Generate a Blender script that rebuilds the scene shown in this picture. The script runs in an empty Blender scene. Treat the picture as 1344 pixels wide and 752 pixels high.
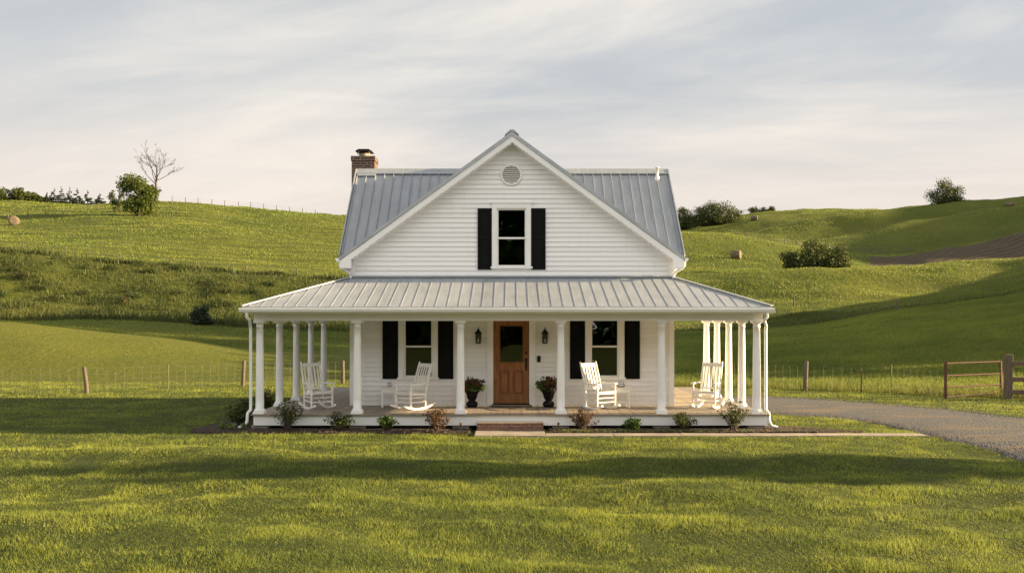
import bpy, math, random
import numpy as np
from mathutils import Vector, Matrix

R = math.radians
C = bpy.context.scene.collection
SC = bpy.context.scene

# ------------------------------------------------------------------ camera, sky, sun, exposure
F = 1194.67            # focal length in photograph pixels (1344 wide)
ZC = 2.65              # eye height
HY = 421.0             # horizon row
cam = bpy.data.cameras.new('camera')
cam.lens = 32.0; cam.sensor_width = 36.0
cam.shift_y = (HY - 376.0) / 1344.0
cam.clip_start = 0.1; cam.clip_end = 4000
camo = bpy.data.objects.new('camera', cam); C.objects.link(camo)
camo.location = (0, 0, ZC); camo.rotation_euler = (R(90), 0, 0)
SC.camera = camo

SUN_EL = 14.0
SUN_AZ = 89.0          # degrees clockwise from +Y (straight ahead); 90 = exactly to the right
w = bpy.data.worlds.new('World'); SC.world = w; w.use_nodes = True
nt = w.node_tree; nt.nodes.clear()
def N(t, **k):
    n = nt.nodes.new(t)
    for a, b in k.items(): setattr(n, a, b)
    return n
out = N('ShaderNodeOutputWorld'); bg = N('ShaderNodeBackground'); bg.inputs['Strength'].default_value = 0.050
sky = N('ShaderNodeTexSky', sky_type='NISHITA', sun_disc=False)
sky.sun_elevation = R(SUN_EL); sky.sun_rotation = R(SUN_AZ)
sky.air_density = 1.0; sky.dust_density = 2.2; sky.ozone_density = 1.2; sky.altitude = 200
tc = N('ShaderNodeTexCoord'); sep = N('ShaderNodeSeparateXYZ'); nt.links.new(tc.outputs['Generated'], sep.inputs[0])
def mth(op, a, b=None, c=None):
    n = N('ShaderNodeMath', operation=op)
    for i, v in enumerate((a, b, c)):
        if v is None: continue
        if isinstance(v, (int, float)): n.inputs[i].default_value = v
        else: nt.links.new(v, n.inputs[i])
    return n.outputs[0]
zc_ = mth('ADD', mth('MAXIMUM', sep.outputs['Z'], 0.0), 0.16)
u = mth('DIVIDE', sep.outputs['X'], zc_); v = mth('DIVIDE', sep.outputs['Y'], zc_)
def cloud(sx, sy, scale, det, rough, dist, lo, hi, off):
    cb = N('ShaderNodeCombineXYZ')
    nt.links.new(mth('MULTIPLY_ADD', v, 0.42, mth('MULTIPLY', u, sx)), cb.inputs[0])
    nt.links.new(mth('MULTIPLY', v, sy), cb.inputs[1]); cb.inputs[2].default_value = off
    nz = N('ShaderNodeTexNoise'); nz.inputs['Scale'].default_value = scale; nz.inputs['Detail'].default_value = det
    nz.inputs['Roughness'].default_value = rough; nz.inputs['Distortion'].default_value = dist
    nt.links.new(cb.outputs[0], nz.inputs['Vector'])
    mr = N('ShaderNodeMapRange', interpolation_type='SMOOTHSTEP')
    mr.inputs[1].default_value = lo; mr.inputs[2].default_value = hi
    nt.links.new(nz.outputs['Fac'], mr.inputs[0]); return mr.outputs[0]
c1 = cloud(0.42, 0.50, 0.95, 7, 0.55, 0.7, 0.40, 0.62, 3.7)
c2 = cloud(0.7, 1.2, 1.7, 8, 0.62, 1.2, 0.42, 0.75, 11.3)
cm = mth('MINIMUM', mth('ADD', mth('MULTIPLY', c1, 0.72), mth('MULTIPLY', c2, 0.30)), 1.0)
# thin veil: grey blue where it is thin, cream where the low sun reaches it, both scaled by the sky's own haze
mixv = N('ShaderNodeMix', data_type='RGBA'); mixv.inputs['Factor'].default_value = 0.84
nt.links.new(sky.outputs[0], mixv.inputs['A']); mixv.inputs['B'].default_value = (3.25, 3.40, 3.50, 1)
hz = N('ShaderNodeMapRange', interpolation_type='SMOOTHSTEP'); hz.inputs[1].default_value = 0.29; hz.inputs[2].default_value = 0.02
nt.links.new(sep.outputs['Z'], hz.inputs[0])
mixc = N('ShaderNodeMix', data_type='RGBA'); nt.links.new(mth('MULTIPLY', cm, 0.92), mixc.inputs['Factor'])
nt.links.new(mixv.outputs['Result'], mixc.inputs['A']); mixc.inputs['B'].default_value = (5.4, 5.06, 4.6, 1)
mixh = N('ShaderNodeMix', data_type='RGBA')
nt.links.new(mth('MULTIPLY', hz.outputs[0], 0.72), mixh.inputs['Factor'])
nt.links.new(mixc.outputs['Result'], mixh.inputs['A']); mixh.inputs['B'].default_value = (5.6, 4.68, 3.98, 1)
# sky dimmed overhead to deepen grass, brightened behind the viewer to fill the facade
up_ = N('ShaderNodeMapRange', interpolation_type='SMOOTHSTEP'); up_.inputs[1].default_value = .36; up_.inputs[2].default_value = .85; up_.inputs[3].default_value = 1.0; up_.inputs[4].default_value = .62
nt.links.new(sep.outputs['Z'], up_.inputs[0])
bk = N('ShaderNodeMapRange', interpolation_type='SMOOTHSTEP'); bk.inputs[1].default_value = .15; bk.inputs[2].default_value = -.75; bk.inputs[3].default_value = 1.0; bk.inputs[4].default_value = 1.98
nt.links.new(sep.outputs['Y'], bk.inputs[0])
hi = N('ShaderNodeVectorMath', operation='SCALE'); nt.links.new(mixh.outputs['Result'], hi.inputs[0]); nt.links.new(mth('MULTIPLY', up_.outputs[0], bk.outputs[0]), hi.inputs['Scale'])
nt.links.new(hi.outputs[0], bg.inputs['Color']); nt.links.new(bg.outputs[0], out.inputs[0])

sl = bpy.data.lights.new('sun', 'SUN'); sl.energy = 5.0; sl.angle = R(0.6); sl.color = (1.0, 0.74, 0.41)
so = bpy.data.objects.new('sun', sl); C.objects.link(so)
sd = Vector((math.sin(R(SUN_AZ)) * math.cos(R(SUN_EL)), math.cos(R(SUN_AZ)) * math.cos(R(SUN_EL)), math.sin(R(SUN_EL))))
so.rotation_euler = sd.to_track_quat('Z', 'Y').to_euler(); so.location = (60, 20, 40)
SC.view_settings.view_transform = 'Standard'; SC.view_settings.look = 'None'
SC.view_settings.exposure = 1.86; SC.view_settings.gamma = 1.0
SC.render.engine = 'CYCLES'
SC.cycles.max_bounces = 6; SC.cycles.transparent_max_bounces = 12

# ------------------------------------------------------------------ materials
def new_mat(name):
    m = bpy.data.materials.new(name); m.use_nodes = True; m.node_tree.nodes.clear()
    return m, m.node_tree
class NG:
    def __init__(s, t): s.t = t
    def n(s, ty, ins=None, **k):
        n = s.t.nodes.new(ty)
        for a, b in k.items(): setattr(n, a, b)
        for a, b in (ins or {}).items():
            if hasattr(b, 'links'): s.t.links.new(b, n.inputs[a])
            else: n.inputs[a].default_value = b
        return n
    def m(s, op, a, b=0.0, c=0.0):
        return s.n('ShaderNodeMath', {0: a, 1: b, 2: c}, operation=op).outputs[0]
    def noise(s, vec, scale, det=4, rough=.55, dist=0):
        return s.n('ShaderNodeTexNoise', {'Vector': vec, 'Scale': scale, 'Detail': det, 'Roughness': rough, 'Distortion': dist}).outputs['Fac']
    def ramp(s, fac, lo, hi):
        return s.n('ShaderNodeMapRange', {0: fac, 1: lo, 2: hi}, interpolation_type='SMOOTHSTEP').outputs[0]
    def mix(s, fac, a, b):
        n = s.n('ShaderNodeMix', data_type='RGBA')
        for nm, x in (('Factor', fac), ('A', a), ('B', b)):
            if hasattr(x, 'links'): s.t.links.new(x, n.inputs[nm])
            else: n.inputs[nm].default_value = x if nm == 'Factor' else (*x[:3], 1)
        return n.outputs['Result']
    def pos(s): return s.n('ShaderNodeNewGeometry').outputs['Position']
    def bump(s, h, strength, dist):
        return s.n('ShaderNodeBump', {'Height': h, 'Strength': strength, 'Distance': dist}).outputs[0]
    def out(s, sh): s.t.links.new(sh, s.n('ShaderNodeOutputMaterial').inputs[0])

def M(name, col, rough=.6, metal=0, var=.12, vs=3.0, bump=0, bs=60, stretch=(1, 1, 1), col2=None, spec=.5):
    m, t = new_mat(name); g = NG(t)
    p = g.n('ShaderNodeTexCoord').outputs['Object']
    mp = g.n('ShaderNodeMapping', {'Vector': p, 'Scale': stretch}).outputs[0]
    nz = g.noise(mp, vs, 5, .6)
    a = tuple(c * (1 - var) for c in col); b = col2 or tuple(min(1, c * (1 + var)) for c in col)
    base = g.mix(g.ramp(nz, .3, .7), a, b)
    fine = g.noise(mp, vs * 14, 3)
    base = g.mix(g.m('MULTIPLY', fine, min(.35, var * 1.5)), base, tuple(c * .6 for c in col))
    ins = {'Base Color': base, 'Metallic': metal, 'Specular IOR Level': spec,
           'Roughness': g.m('MULTIPLY_ADD', nz, .2, rough - .1)}
    if bump: ins['Normal'] = g.bump(g.noise(mp, bs, 4), bump, .01)
    g.out(g.n('ShaderNodeBsdfPrincipled', ins).outputs[0]); return m

MAT = {}
MAT['white'] = M('white_paint', (.84, .84, .835), .5, var=.035, vs=1.3)
def siding_mat():
    m, t = new_mat('white_siding'); g = NG(t)
    p = g.n('ShaderNodeTexCoord').outputs['Object']; q = g.n('ShaderNodeSeparateXYZ', {0: p})
    v = g.n('ShaderNodeCombineXYZ', {0: g.m('ADD', q.outputs[0], q.outputs[1]), 1: g.m('SUBTRACT', q.outputs[2], .40)}).outputs[0]
    bt = g.n('ShaderNodeTexBrick', {'Vector': v, 'Color1': (.80, .805, .81, 1), 'Color2': (.865, .87, .875, 1), 'Mortar': (.66, .66, .66, 1), 'Scale': 1.0,
             'Mortar Size': .0035, 'Mortar Smooth': .4, 'Brick Width': 3.65, 'Row Height': .128}, offset=.37, offset_frequency=3)
    st = g.noise(g.n('ShaderNodeMapping', {'Vector': p, 'Scale': (5, 5, .5)}).outputs[0], 1.6, 6, .65)
    gr = g.noise(g.n('ShaderNodeMapping', {'Vector': p, 'Scale': (.6, .6, 9)}).outputs[0], 4, 4)
    col = g.mix(g.m('MULTIPLY', g.ramp(st, .5, .8), .22), bt.outputs['Color'], (.56, .55, .52))
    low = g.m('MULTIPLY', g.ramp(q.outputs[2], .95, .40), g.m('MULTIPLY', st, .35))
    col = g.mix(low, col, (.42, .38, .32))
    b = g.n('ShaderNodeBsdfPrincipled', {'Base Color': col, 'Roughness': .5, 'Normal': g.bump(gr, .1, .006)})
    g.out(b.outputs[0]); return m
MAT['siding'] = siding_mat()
MAT['chairpaint'] = M('white_chair_paint', (.80, .79, .77), .45, var=.04, vs=4)
MAT['black'] = M('black_shutter_paint', (.0045, .005, .005), .55, var=.2, vs=4, spec=.12)
MAT['iron'] = M('black_iron', (.007, .007, .007), .45, var=.2, vs=8, spec=.3)
MAT['wood_door'] = M('oak_door', (.27, .10, .030), .4, var=.28, vs=3.5, stretch=(9, 9, .9), bump=.1, bs=20, col2=(.37, .155, .048))
MAT['mould'] = M('oak_moulding', (.20, .065, .017), .4, var=.2, vs=5, stretch=(9, 9, .9))
MAT['post'] = M('weathered_post_wood', (.115, .09, .066), .85, var=.35, vs=7, stretch=(5, 5, .7), bump=.4, bs=18)
MAT['rustwood'] = M('rail_wood', (.13, .085, .06), .85, var=.35, vs=6, stretch=(2, 2, 2), bump=.4, bs=16)
MAT['rust'] = M('rusty_steel', (.10, .040, .025), .8, var=.35, vs=9, bump=.2, bs=80)
MAT['wire'] = M('fence_wire', (.25, .24, .22), .5, metal=.6, var=.15, vs=4)
MAT['tpost'] = M('green_steel_post', (.10, .12, .05), .6, var=.25, vs=5)
MAT['bark'] = M('bark', (.075, .058, .042), .9, var=.3, vs=8, bump=.5, bs=25)
MAT['greybark'] = M('grey_dead_bark', (.065, .055, .046), .9, var=.25, vs=6, bump=.4, bs=25)
MAT['twig'] = M('shrub_twig', (.08, .055, .04), .9, var=.3, vs=10)
MAT['urn'] = M('dark_urn_glaze', (.007, .0065, .0065), .5, var=.3, vs=6, spec=.2)
MAT['concrete'] = M('concrete', (.31, .265, .22), .9, var=.22, vs=2.2, bump=.25, bs=70)
MAT['mulch'] = M('mulch', (.035, .022, .014), .95, var=.55, vs=14, bump=1.0, bs=45)
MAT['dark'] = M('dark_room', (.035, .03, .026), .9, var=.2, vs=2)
MAT['galv'] = M('galvanised_trim', (.42, .45, .48), .45, metal=.55, var=.1, vs=2)
MAT['pvc'] = M('white_pipe', (.75, .72, .66), .5, var=.05, vs=5)
MAT['mat'] = M('rubber_mat', (.012, .012, .012), .9, var=.3, vs=30, bump=.4, bs=120)
MAT['gravelstone'] = M('gravel_stone', (.10, .102, .108), .9, var=.7, vs=7)

def roof_mat():
    m, t = new_mat('galvanised_roof'); g = NG(t)
    p = g.n('ShaderNodeTexCoord').outputs['Object']
    nz = g.noise(p, 1.1, 5, .6); st = g.noise(g.n('ShaderNodeMapping', {'Vector': p, 'Scale': (7, .7, .7)}).outputs[0], 2.2, 5, .65)
    f = g.ramp(g.m('ADD', g.m('MULTIPLY', nz, .5), g.m('MULTIPLY', st, .5)), .35, .65)
    base = g.mix(f, (.30, .328, .365), (.40, .43, .47))
    sp = g.ramp(g.noise(p, 60, 2), .6, .75)
    base = g.mix(g.m('MULTIPLY', sp, .18), base, (.28, .29, .30))
    pn = g.n('ShaderNodeTexWhiteNoise', {'W': g.m('FLOOR', g.m('DIVIDE', g.m('ADD', g.n('ShaderNodeSeparateXYZ', {0: p}).outputs[0], 6.27), .277))}, noise_dimensions='1D').outputs['Value']
    base = g.mix(g.m('MULTIPLY', pn, .22), base, (.42, .44, .46))
    b = g.n('ShaderNodeBsdfPrincipled', {'Base Color': base, 'Metallic': .38, 'Roughness': g.m('MULTIPLY_ADD', st, .25, .36),
            'Normal': g.bump(nz, .15, .02)})
    g.out(b.outputs[0]); return m
MAT['roof'] = roof_mat()

def floor_mat():
    m, t = new_mat('porch_boards'); g = NG(t)
    p = g.pos(); s = g.n('ShaderNodeSeparateXYZ', {0: p})
    idx = g.m('FLOOR', g.m('DIVIDE', s.outputs[0], .145))
    wn = g.n('ShaderNodeTexWhiteNoise', {'W': idx}, noise_dimensions='1D').outputs['Value']
    gr = g.noise(g.n('ShaderNodeMapping', {'Vector': p, 'Scale': (14, 1.2, 1)}).outputs[0], 2.5, 5, .6)
    base = g.mix(g.m('ADD', g.m('MULTIPLY', wn, .5), g.m('MULTIPLY', gr, .5)), (.185, .155, .125), (.335, .275, .22))
    b = g.n('ShaderNodeBsdfPrincipled', {'Base Color': base, 'Roughness': .62, 'Normal': g.bump(gr, .25, .006)})
    g.out(b.outputs[0]); return m
MAT['floor'] = floor_mat()

def brick_mat(name, c1, c2, mortar, scale=1.0):
    m, t = new_mat(name); g = NG(t)
    p = g.n('ShaderNodeTexCoord').outputs['Object']; s = g.n('ShaderNodeSeparateXYZ', {0: p})
    v = g.n('ShaderNodeCombineXYZ', {0: g.m('ADD', s.outputs[0], s.outputs[1]), 1: s.outputs[2]}).outputs[0]
    bt = g.n('ShaderNodeTexBrick', {'Vector': v, 'Color1': (*c1, 1), 'Color2': (*c2, 1), 'Mortar': (*mortar, 1), 'Scale': 1.0,
             'Mortar Size': .011 * scale, 'Mortar Smooth': .2, 'Brick Width': .215 * scale, 'Row Height': .075 * scale})
    nz = g.noise(p, 9, 5)
    col = g.mix(g.m('MULTIPLY', nz, .75), bt.outputs['Color'], (.03, .022, .018))
    h = g.m('SUBTRACT', g.m('MULTIPLY', g.noise(p, 60, 3), .4), bt.outputs['Fac'])
    b = g.n('ShaderNodeBsdfPrincipled', {'Base Color': col, 'Roughness': .9, 'Normal': g.bump(h, .8, .01)})
    g.out(b.outputs[0]); return m
MAT['brick'] = brick_mat('chimney_brick', (.085, .036, .025), (.16, .078, .05), (.30, .26, .21))
MAT['stepbrick'] = brick_mat('step_brick', (.22, .075, .045), (.30, .13, .08), (.30, .25, .2))

def glass_mat():
    m, t = new_mat('window_glass'); g = NG(t)
    fr = g.n('ShaderNodeFresnel', {'IOR': 1.5, 'Normal': g.bump(g.noise(g.pos(), 1.4, 2), .25, .05)}).outputs[0]
    gl = g.n('ShaderNodeBsdfGlossy', {'Color': (1, 1, 1, 1), 'Roughness': .015, 'Normal': g.bump(g.noise(g.pos(), 1.4, 2), .05, .05)})
    tr = g.n('ShaderNodeBsdfTransparent', {'Color': (.75, .8, .78, 1)})
    mx = g.n('ShaderNodeMixShader', {0: g.m('MULTIPLY', fr, 1.7), 1: tr.outputs[0], 2: gl.outputs[0]})
    g.out(mx.outputs[0]); return m
MAT['glass'] = glass_mat()

def plant_mat(name, a, b, c=None, cfrac=0.0, trans=.35, nscale=.35, gloss=.25, wsc=1.0):
    """leaves and blades: per-leaf random hue from 'rnd', slow drift from world noise"""
    m, t = new_mat(name); g = NG(t)
    r = g.n('ShaderNodeAttribute', attribute_name='rnd').outputs['Fac']
    nz = g.noise(g.pos(), nscale, 4, .6)
    n2 = g.noise(g.pos(), nscale * 5.3, 5, .65)
    f = g.m('ADD', g.m('MULTIPLY', r, .42), g.m('ADD', g.m('MULTIPLY', g.ramp(nz, .32, .68), .32), g.m('MULTIPLY', g.ramp(n2, .35, .65), .26)))
    col = g.mix(f, a, b)
    if c: col = g.mix(g.ramp(r, 1 - cfrac - .02, 1 - cfrac + .02), col, c)
    p = g.n('ShaderNodeBsdfPrincipled', {'Base Color': col, 'Roughness': .55, 'Specular IOR Level': gloss})
    tr = g.n('ShaderNodeBsdfTranslucent', {'Color': col})
    g.out(g.n('ShaderNodeMixShader', {0: trans, 1: p.outputs[0], 2: tr.outputs[0]}).outputs[0]); return m
MAT['lawn'] = plant_mat('lawn_blades', (.045, .098, .024), (.445, .475, .085), (.60, .57, .20), .05, .45, .45)
MAT['meadow'] = plant_mat('meadow_blades', (.055, .105, .024), (.33, .36, .066), (.30, .27, .07), .02, .42, .06)
MAT['bank'] = plant_mat('rough_grass', (.028, .054, .018), (.165, .175, .045), (.30, .17, .10), .10, .42, .12)
MAT['tall'] = plant_mat('seed_grass', (.09, .12, .02), (.24, .22, .055), (.34, .28, .12), .12, .42, .4)
MAT['leaf'] = plant_mat('tree_leaves', (.042, .072, .013), (.125, .150, .028), None, 0, .38, .5)
MAT['leafdark'] = plant_mat('dark_leaves', (.030, .050, .012), (.095, .110, .024), None, 0, .3, .4)
MAT['leafspruce'] = plant_mat('spruce_needles', (.014, .028, .013), (.035, .052, .024), None, 0, .15, .5)
MAT['leafshrub'] = plant_mat('shrub_leaves', (.028, .050, .012), (.075, .095, .025), (.13, .07, .04), .12, .3, 3)
MAT['leafred'] = plant_mat('reddish_leaves', (.055, .045, .022), (.16, .09, .05), (.20, .075, .05), .25, .3, 3)
MAT['leafgreen'] = plant_mat('green_leaves', (.035, .075, .012), (.085, .14, .025), None, 0, .3, 3)
MAT['leafpale'] = plant_mat('pale_leaves', (.10, .16, .04), (.22, .28, .09), None, 0, .35, 3)
MAT['flower'] = plant_mat('dark_red_flowers', (.055, .020, .014), (.13, .058, .034), None, 0, .25, 5)

def ground_mat():
    m, t = new_mat('grass_ground'); g = NG(t)
    p = g.pos()
    a = g.noise(p, .05, 5, .6); b = g.noise(p, .9, 5, .65); d = g.noise(p, 14, 3)
    f = g.m('ADD', g.m('MULTIPLY', g.ramp(a, .3, .7), .45), g.m('MULTIPLY', b, .55))
    col = g.mix(f, (.060, .088, .016), (.18, .185, .035))
    col = g.mix(g.m('MULTIPLY', d, .5), col, (.055, .065, .012))
    rw = g.n('ShaderNodeAttribute', attribute_name='rows').outputs['Fac']  # crop rows at left, painted ridge shading at right
    col = g.mix(g.m('MULTIPLY', rw, .55), col, (.038, .055, .018))
    s0 = g.n('ShaderNodeSeparateXYZ', {0: p})
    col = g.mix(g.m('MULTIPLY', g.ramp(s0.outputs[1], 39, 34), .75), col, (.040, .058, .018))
    soil = g.n('ShaderNodeAttribute', attribute_name='soil').outputs['Fac']
    s = g.n('ShaderNodeSeparateXYZ', {0: p})
    fur = g.n('ShaderNodeTexWave', {'Vector': g.n('ShaderNodeMapping', {'Vector': p, 'Rotation': (0, 0, R(62))}).outputs[0], 'Scale': .16, 'Distortion': 3, 'Detail': 3, 'Detail Scale': 1.5}).outputs['Fac']
    sc = g.mix(g.m('ADD', g.m('MULTIPLY', fur, .5), g.m('MULTIPLY', b, .5)), (.052, .042, .027), (.125, .098, .062))
    sf = g.ramp(g.m('ADD', soil, g.m('MULTIPLY', g.m('SUBTRACT', b, .5), .5)), .4, .6)
    col = g.mix(sf, col, sc)
    bp = g.bump(g.m('ADD', g.noise(p, 3.0, 6, .7), g.m('MULTIPLY', fur, g.m('MULTIPLY', soil, .6))), .9, .25)
    bs = g.n('ShaderNodeBsdfPrincipled', {'Base Color': col, 'Roughness': .9, 'Specular IOR Level': .1, 'Normal': bp})
    g.out(bs.outputs[0]); return m
MAT['ground'] = ground_mat()

def gravel_mat():
    m, t = new_mat('gravel'); g = NG(t)
    p = g.pos()
    vo = g.n('ShaderNodeTexVoronoi', {'Vector': p, 'Scale': 26.0}); big = g.noise(g.n('ShaderNodeMapping', {'Vector': p, 'Rotation': (0, 0, R(25)), 'Scale': (.35, 1.5, 1)}).outputs[0], 1.1, 5, .65)
    grey = g.mix(vo.outputs['Color'], (.035, .037, .042), (.125, .127, .134))
    dirt = g.mix(g.noise(p, 20, 4), (.10, .074, .05), (.19, .145, .10))
    col = g.mix(g.ramp(big, .50, .64), grey, dirt)
    col = g.mix(g.ramp(g.noise(p, 5, 5), .62, .72), col, (.10, .105, .045))
    bs = g.n('ShaderNodeBsdfPrincipled', {'Base Color': col, 'Roughness': .92, 'Normal': g.bump(g.m('SUBTRACT', 1.0, vo.outputs['Distance']), 1.0, .03)})
    g.out(bs.outputs[0]); return m
MAT['gravel'] = gravel_mat()

def hay_mat():
    m, t = new_mat('hay'); g = NG(t)
    p = g.n('ShaderNodeTexCoord').outputs['Object']
    s = g.n('ShaderNodeSeparateXYZ', {0: p})
    rad = g.m('SQRT', g.m('ADD', g.m('POWER', s.outputs[0], 2.0), g.m('POWER', s.outputs[2], 2.0)))
    ring = g.m('SINE', g.m('MULTIPLY', g.m('ADD', rad, g.m('MULTIPLY', g.noise(p, 3, 3), .25)), 45.0))
    f = g.m('ADD', g.m('MULTIPLY', ring, .15), g.noise(p, 12, 5, .7))
    col = g.mix(g.ramp(f, .3, .75), (.09, .068, .042), (.25, .195, .12))
    bs = g.n('ShaderNodeBsdfPrincipled', {'Base Color': col, 'Roughness': .95, 'Normal': g.bump(f, .8, .05)})
    g.out(bs.outputs[0]); return m
MAT['hay'] = hay_mat()

# ------------------------------------------------------------------ mesh helpers
ORIG = {}
def root_loc(o):
    return ORIG.get(o.name, (0, 0, 0)) if o else (0, 0, 0)
def tag(o, label=None, cat=None, group=None, kind=None):
    if label: o['label'] = label
    if cat: o['category'] = cat
    if group: o['group'] = group
    if kind: o['kind'] = kind
    return o
def thing(name, label, cat, loc=(0, 0, 0), rz=0, group=None):
    o = bpy.data.objects.new(name, None); C.objects.link(o)
    o.empty_display_size = .3
    o.location = loc; o.rotation_euler = (0, 0, rz); ORIG[o.name] = tuple(loc)
    return tag(o, label, cat, group)

def fast_mesh(name, verts, faces, mat, parent=None, smooth=False, rnd=None, off=(0, 0, 0)):
    verts = np.asarray(verts, dtype=np.float32).reshape(-1, 3) - np.asarray(off, dtype=np.float32)
    faces = np.asarray(faces, dtype=np.int32); k = faces.shape[1]; n = len(faces)
    me = bpy.data.meshes.new(name)
    me.vertices.add(len(verts)); me.vertices.foreach_set('co', verts.ravel())
    me.loops.add(n * k); me.loops.foreach_set('vertex_index', faces.ravel())
    me.polygons.add(n); me.polygons.foreach_set('loop_start', np.arange(0, n * k, k, dtype=np.int32))
    if smooth: me.polygons.foreach_set('use_smooth', np.ones(n, dtype=bool))
    me.update(calc_edges=True)
    if rnd is not None:
        at = me.attributes.new('rnd', 'FLOAT', 'POINT'); at.data.foreach_set('value', np.asarray(rnd, dtype=np.float32))
    me.materials.append(MAT[mat])
    o = bpy.data.objects.new(name, me); C.objects.link(o)
    if parent: o.parent = parent; ORIG[o.name] = root_loc(parent)
    return o

class MB:
    def __init__(s): s.v = []; s.f = []; s.sm = []
    def add(s, vs, fs, smooth=False):
        b = len(s.v); s.v += [tuple(map(float, p)) for p in vs]
        for q in fs: s.f.append(tuple(b + i for i in q)); s.sm.append(smooth)
        return s
    def box(s, x0, x1, y0, y1, z0, z1):
        v = [(x, y, z) for z in (z0, z1) for y in (y0, y1) for x in (x0, x1)]
        return s.add(v, [(0, 2, 3, 1), (4, 5, 7, 6), (0, 1, 5, 4), (2, 6, 7, 3), (0, 4, 6, 2), (1, 3, 7, 5)])
    def bar(s, p, q, wd, ht, up=(0, 0, 1)):
        p, q = Vector(p), Vector(q); d = (q - p).normalized(); up = Vector(up)
        side = d.cross(up)
        if side.length < 1e-4: side = d.cross(Vector((0, 1, 0)))
        side.normalize(); u2 = side.cross(d)
        v = [e + side * (a * wd / 2) + u2 * (b * ht / 2) for e in (p, q) for a, b in ((-1, -1), (1, -1), (1, 1), (-1, 1))]
        return s.add(v, [(3, 2, 1, 0), (4, 5, 6, 7), (0, 1, 5, 4), (1, 2, 6, 5), (2, 3, 7, 6), (3, 0, 4, 7)])
    def tube(s, pts, rad, n=8, caps=True):
        pts = [Vector(p) for p in pts]; m = len(pts)
        if not hasattr(rad, '__len__'): rad = [rad] * m
        vs = []; ref = None
        for i, p in enumerate(pts):
            d = (pts[min(i + 1, m - 1)] - pts[max(i - 1, 0)]).normalized()
            if ref is None: ref = Vector((1, 0, 0)) if abs(d.x) < .9 else Vector((0, 1, 0))
            a = (ref - d * ref.dot(d)).normalized(); ref = a; b = d.cross(a)
            for k in range(n):
                t = 2 * math.pi * k / n; vs.append(p + (a * math.cos(t) + b * math.sin(t)) * rad[i])
        fs = [(i * n + k, i * n + (k + 1) % n, (i + 1) * n + (k + 1) % n, (i + 1) * n + k) for i in range(m - 1) for k in range(n)]
        s.add(vs, fs, True)
        if caps: s.add(vs[:n], [tuple(range(n - 1, -1, -1))]); s.add(vs[-n:], [tuple(range(n))])
        return s
    def lathe(s, prof, n=16, c=(0, 0, 0), axis='z', smooth=True):
        vs = []
        for r, z in prof:
            for k in range(n):
                t = 2 * math.pi * k / n; a, b = r * math.cos(t), r * math.sin(t)
                q = (a, b, z) if axis == 'z' else ((a, -z, b) if axis == 'y' else (z, a, b))
                vs.append((c[0] + q[0], c[1] + q[1], c[2] + q[2]))
        m = len(prof)
        fs = [(i * n + k, i * n + (k + 1) % n, (i + 1) * n + (k + 1) % n, (i + 1) * n + k) for i in range(m - 1) for k in range(n)]
        s.add(vs, fs, smooth)
        s.add(vs[:n], [tuple(range(n - 1, -1, -1))]); s.add(vs[-n:], [tuple(range(n))])
        return s
    def prism(s, poly, a0, a1, axis='y'):
        """2-D polygon extruded along an axis: y -> poly is (x,z); x -> poly is (y,z); z -> poly is (x,y)"""
        n = len(poly)
        def P(q, a): return (q[0], a, q[1]) if axis == 'y' else ((a, q[0], q[1]) if axis == 'x' else (q[0], q[1], a))
        v = [P(q, a0) for q in poly] + [P(q, a1) for q in poly]
        return s.add(v, [tuple(range(n - 1, -1, -1)), tuple(range(n, 2 * n))] + [(i, (i + 1) % n, n + (i + 1) % n, n + i) for i in range(n)])
    def build(s, name, mat, parent=None, local=False, bevel=0):
        me = bpy.data.meshes.new(name)
        off = (0, 0, 0) if local else root_loc(parent)
        me.from_pydata([(p[0] - off[0], p[1] - off[1], p[2] - off[2]) for p in s.v], [], s.f)
        me.polygons.foreach_set('use_smooth', s.sm); me.update()
        import bmesh
        bm = bmesh.new(); bm.from_mesh(me); bmesh.ops.recalc_face_normals(bm, faces=bm.faces); bm.to_mesh(me); bm.free()
        me.materials.append(MAT[mat])
        o = bpy.data.objects.new(name, me); C.objects.link(o)
        if bevel:
            b = o.modifiers.new('bevel', 'BEVEL'); b.width = bevel; b.segments = 2; b.limit_method = 'ANGLE'
        if parent: o.parent = parent; ORIG[o.name] = off
        return o

def copy_tree(o, parent=None):
    c = o.copy(); C.objects.link(c)
    if parent: c.parent = parent
    for ch in list(o.children): copy_tree(ch, c)
    return c

# photograph pixel -> world
def PX(px, D): return (px - 672.0) * D / F
def PZ(py, D): return ZC - (py - HY) * D / F
def GD(py): return F * ZC / (py - HY)          # distance of a pixel row on the level lawn
def GP(px, py): D = GD(py); return (PX(px, D), D)

# ------------------------------------------------------------------ terrain
LX = [-1200, -600, 0, 100, 200, 290, 330, 460]
LEFT = [  # (distance, heights in photograph rows at LX) ; None = level ground
    (-300, None), (34, None), (38, None),
    (54, [330, 385, 420, 429, 441, 454, 462, 472]),
    (63, [345, 400, 433, 441, 450, 459, 464, 470]),
    (79, [350, 400, 417, 420, 424, 430, 433, 437]),
    (83, [345, 392, 411, 414, 418, 424, 428, 433]),
    (100, [270, 310, 333, 341, 348, 355, 358, 366]),
    (108, [265, 305, 327, 336, 343, 350, 354, 362]),
    (160, [235, 262, 291, 289, 288, 297, 303, 313]),
    (215, [235, 250, 265.5, 269, 266.5, 270.5, 274, 284]),
    (262, [250, 262, 273, 277, 275, 280, 284, 292]),
    (430, [300, 300, 300, 300, 300, 302, 304, 310]),
    (1100, [370, 370, 370, 370, 370, 370, 370, 370])]
RX_ = [860, 905, 950, 1013, 1060, 1100, 1160, 1200, 1260, 1344, 1500, 1650, 1950]
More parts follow.
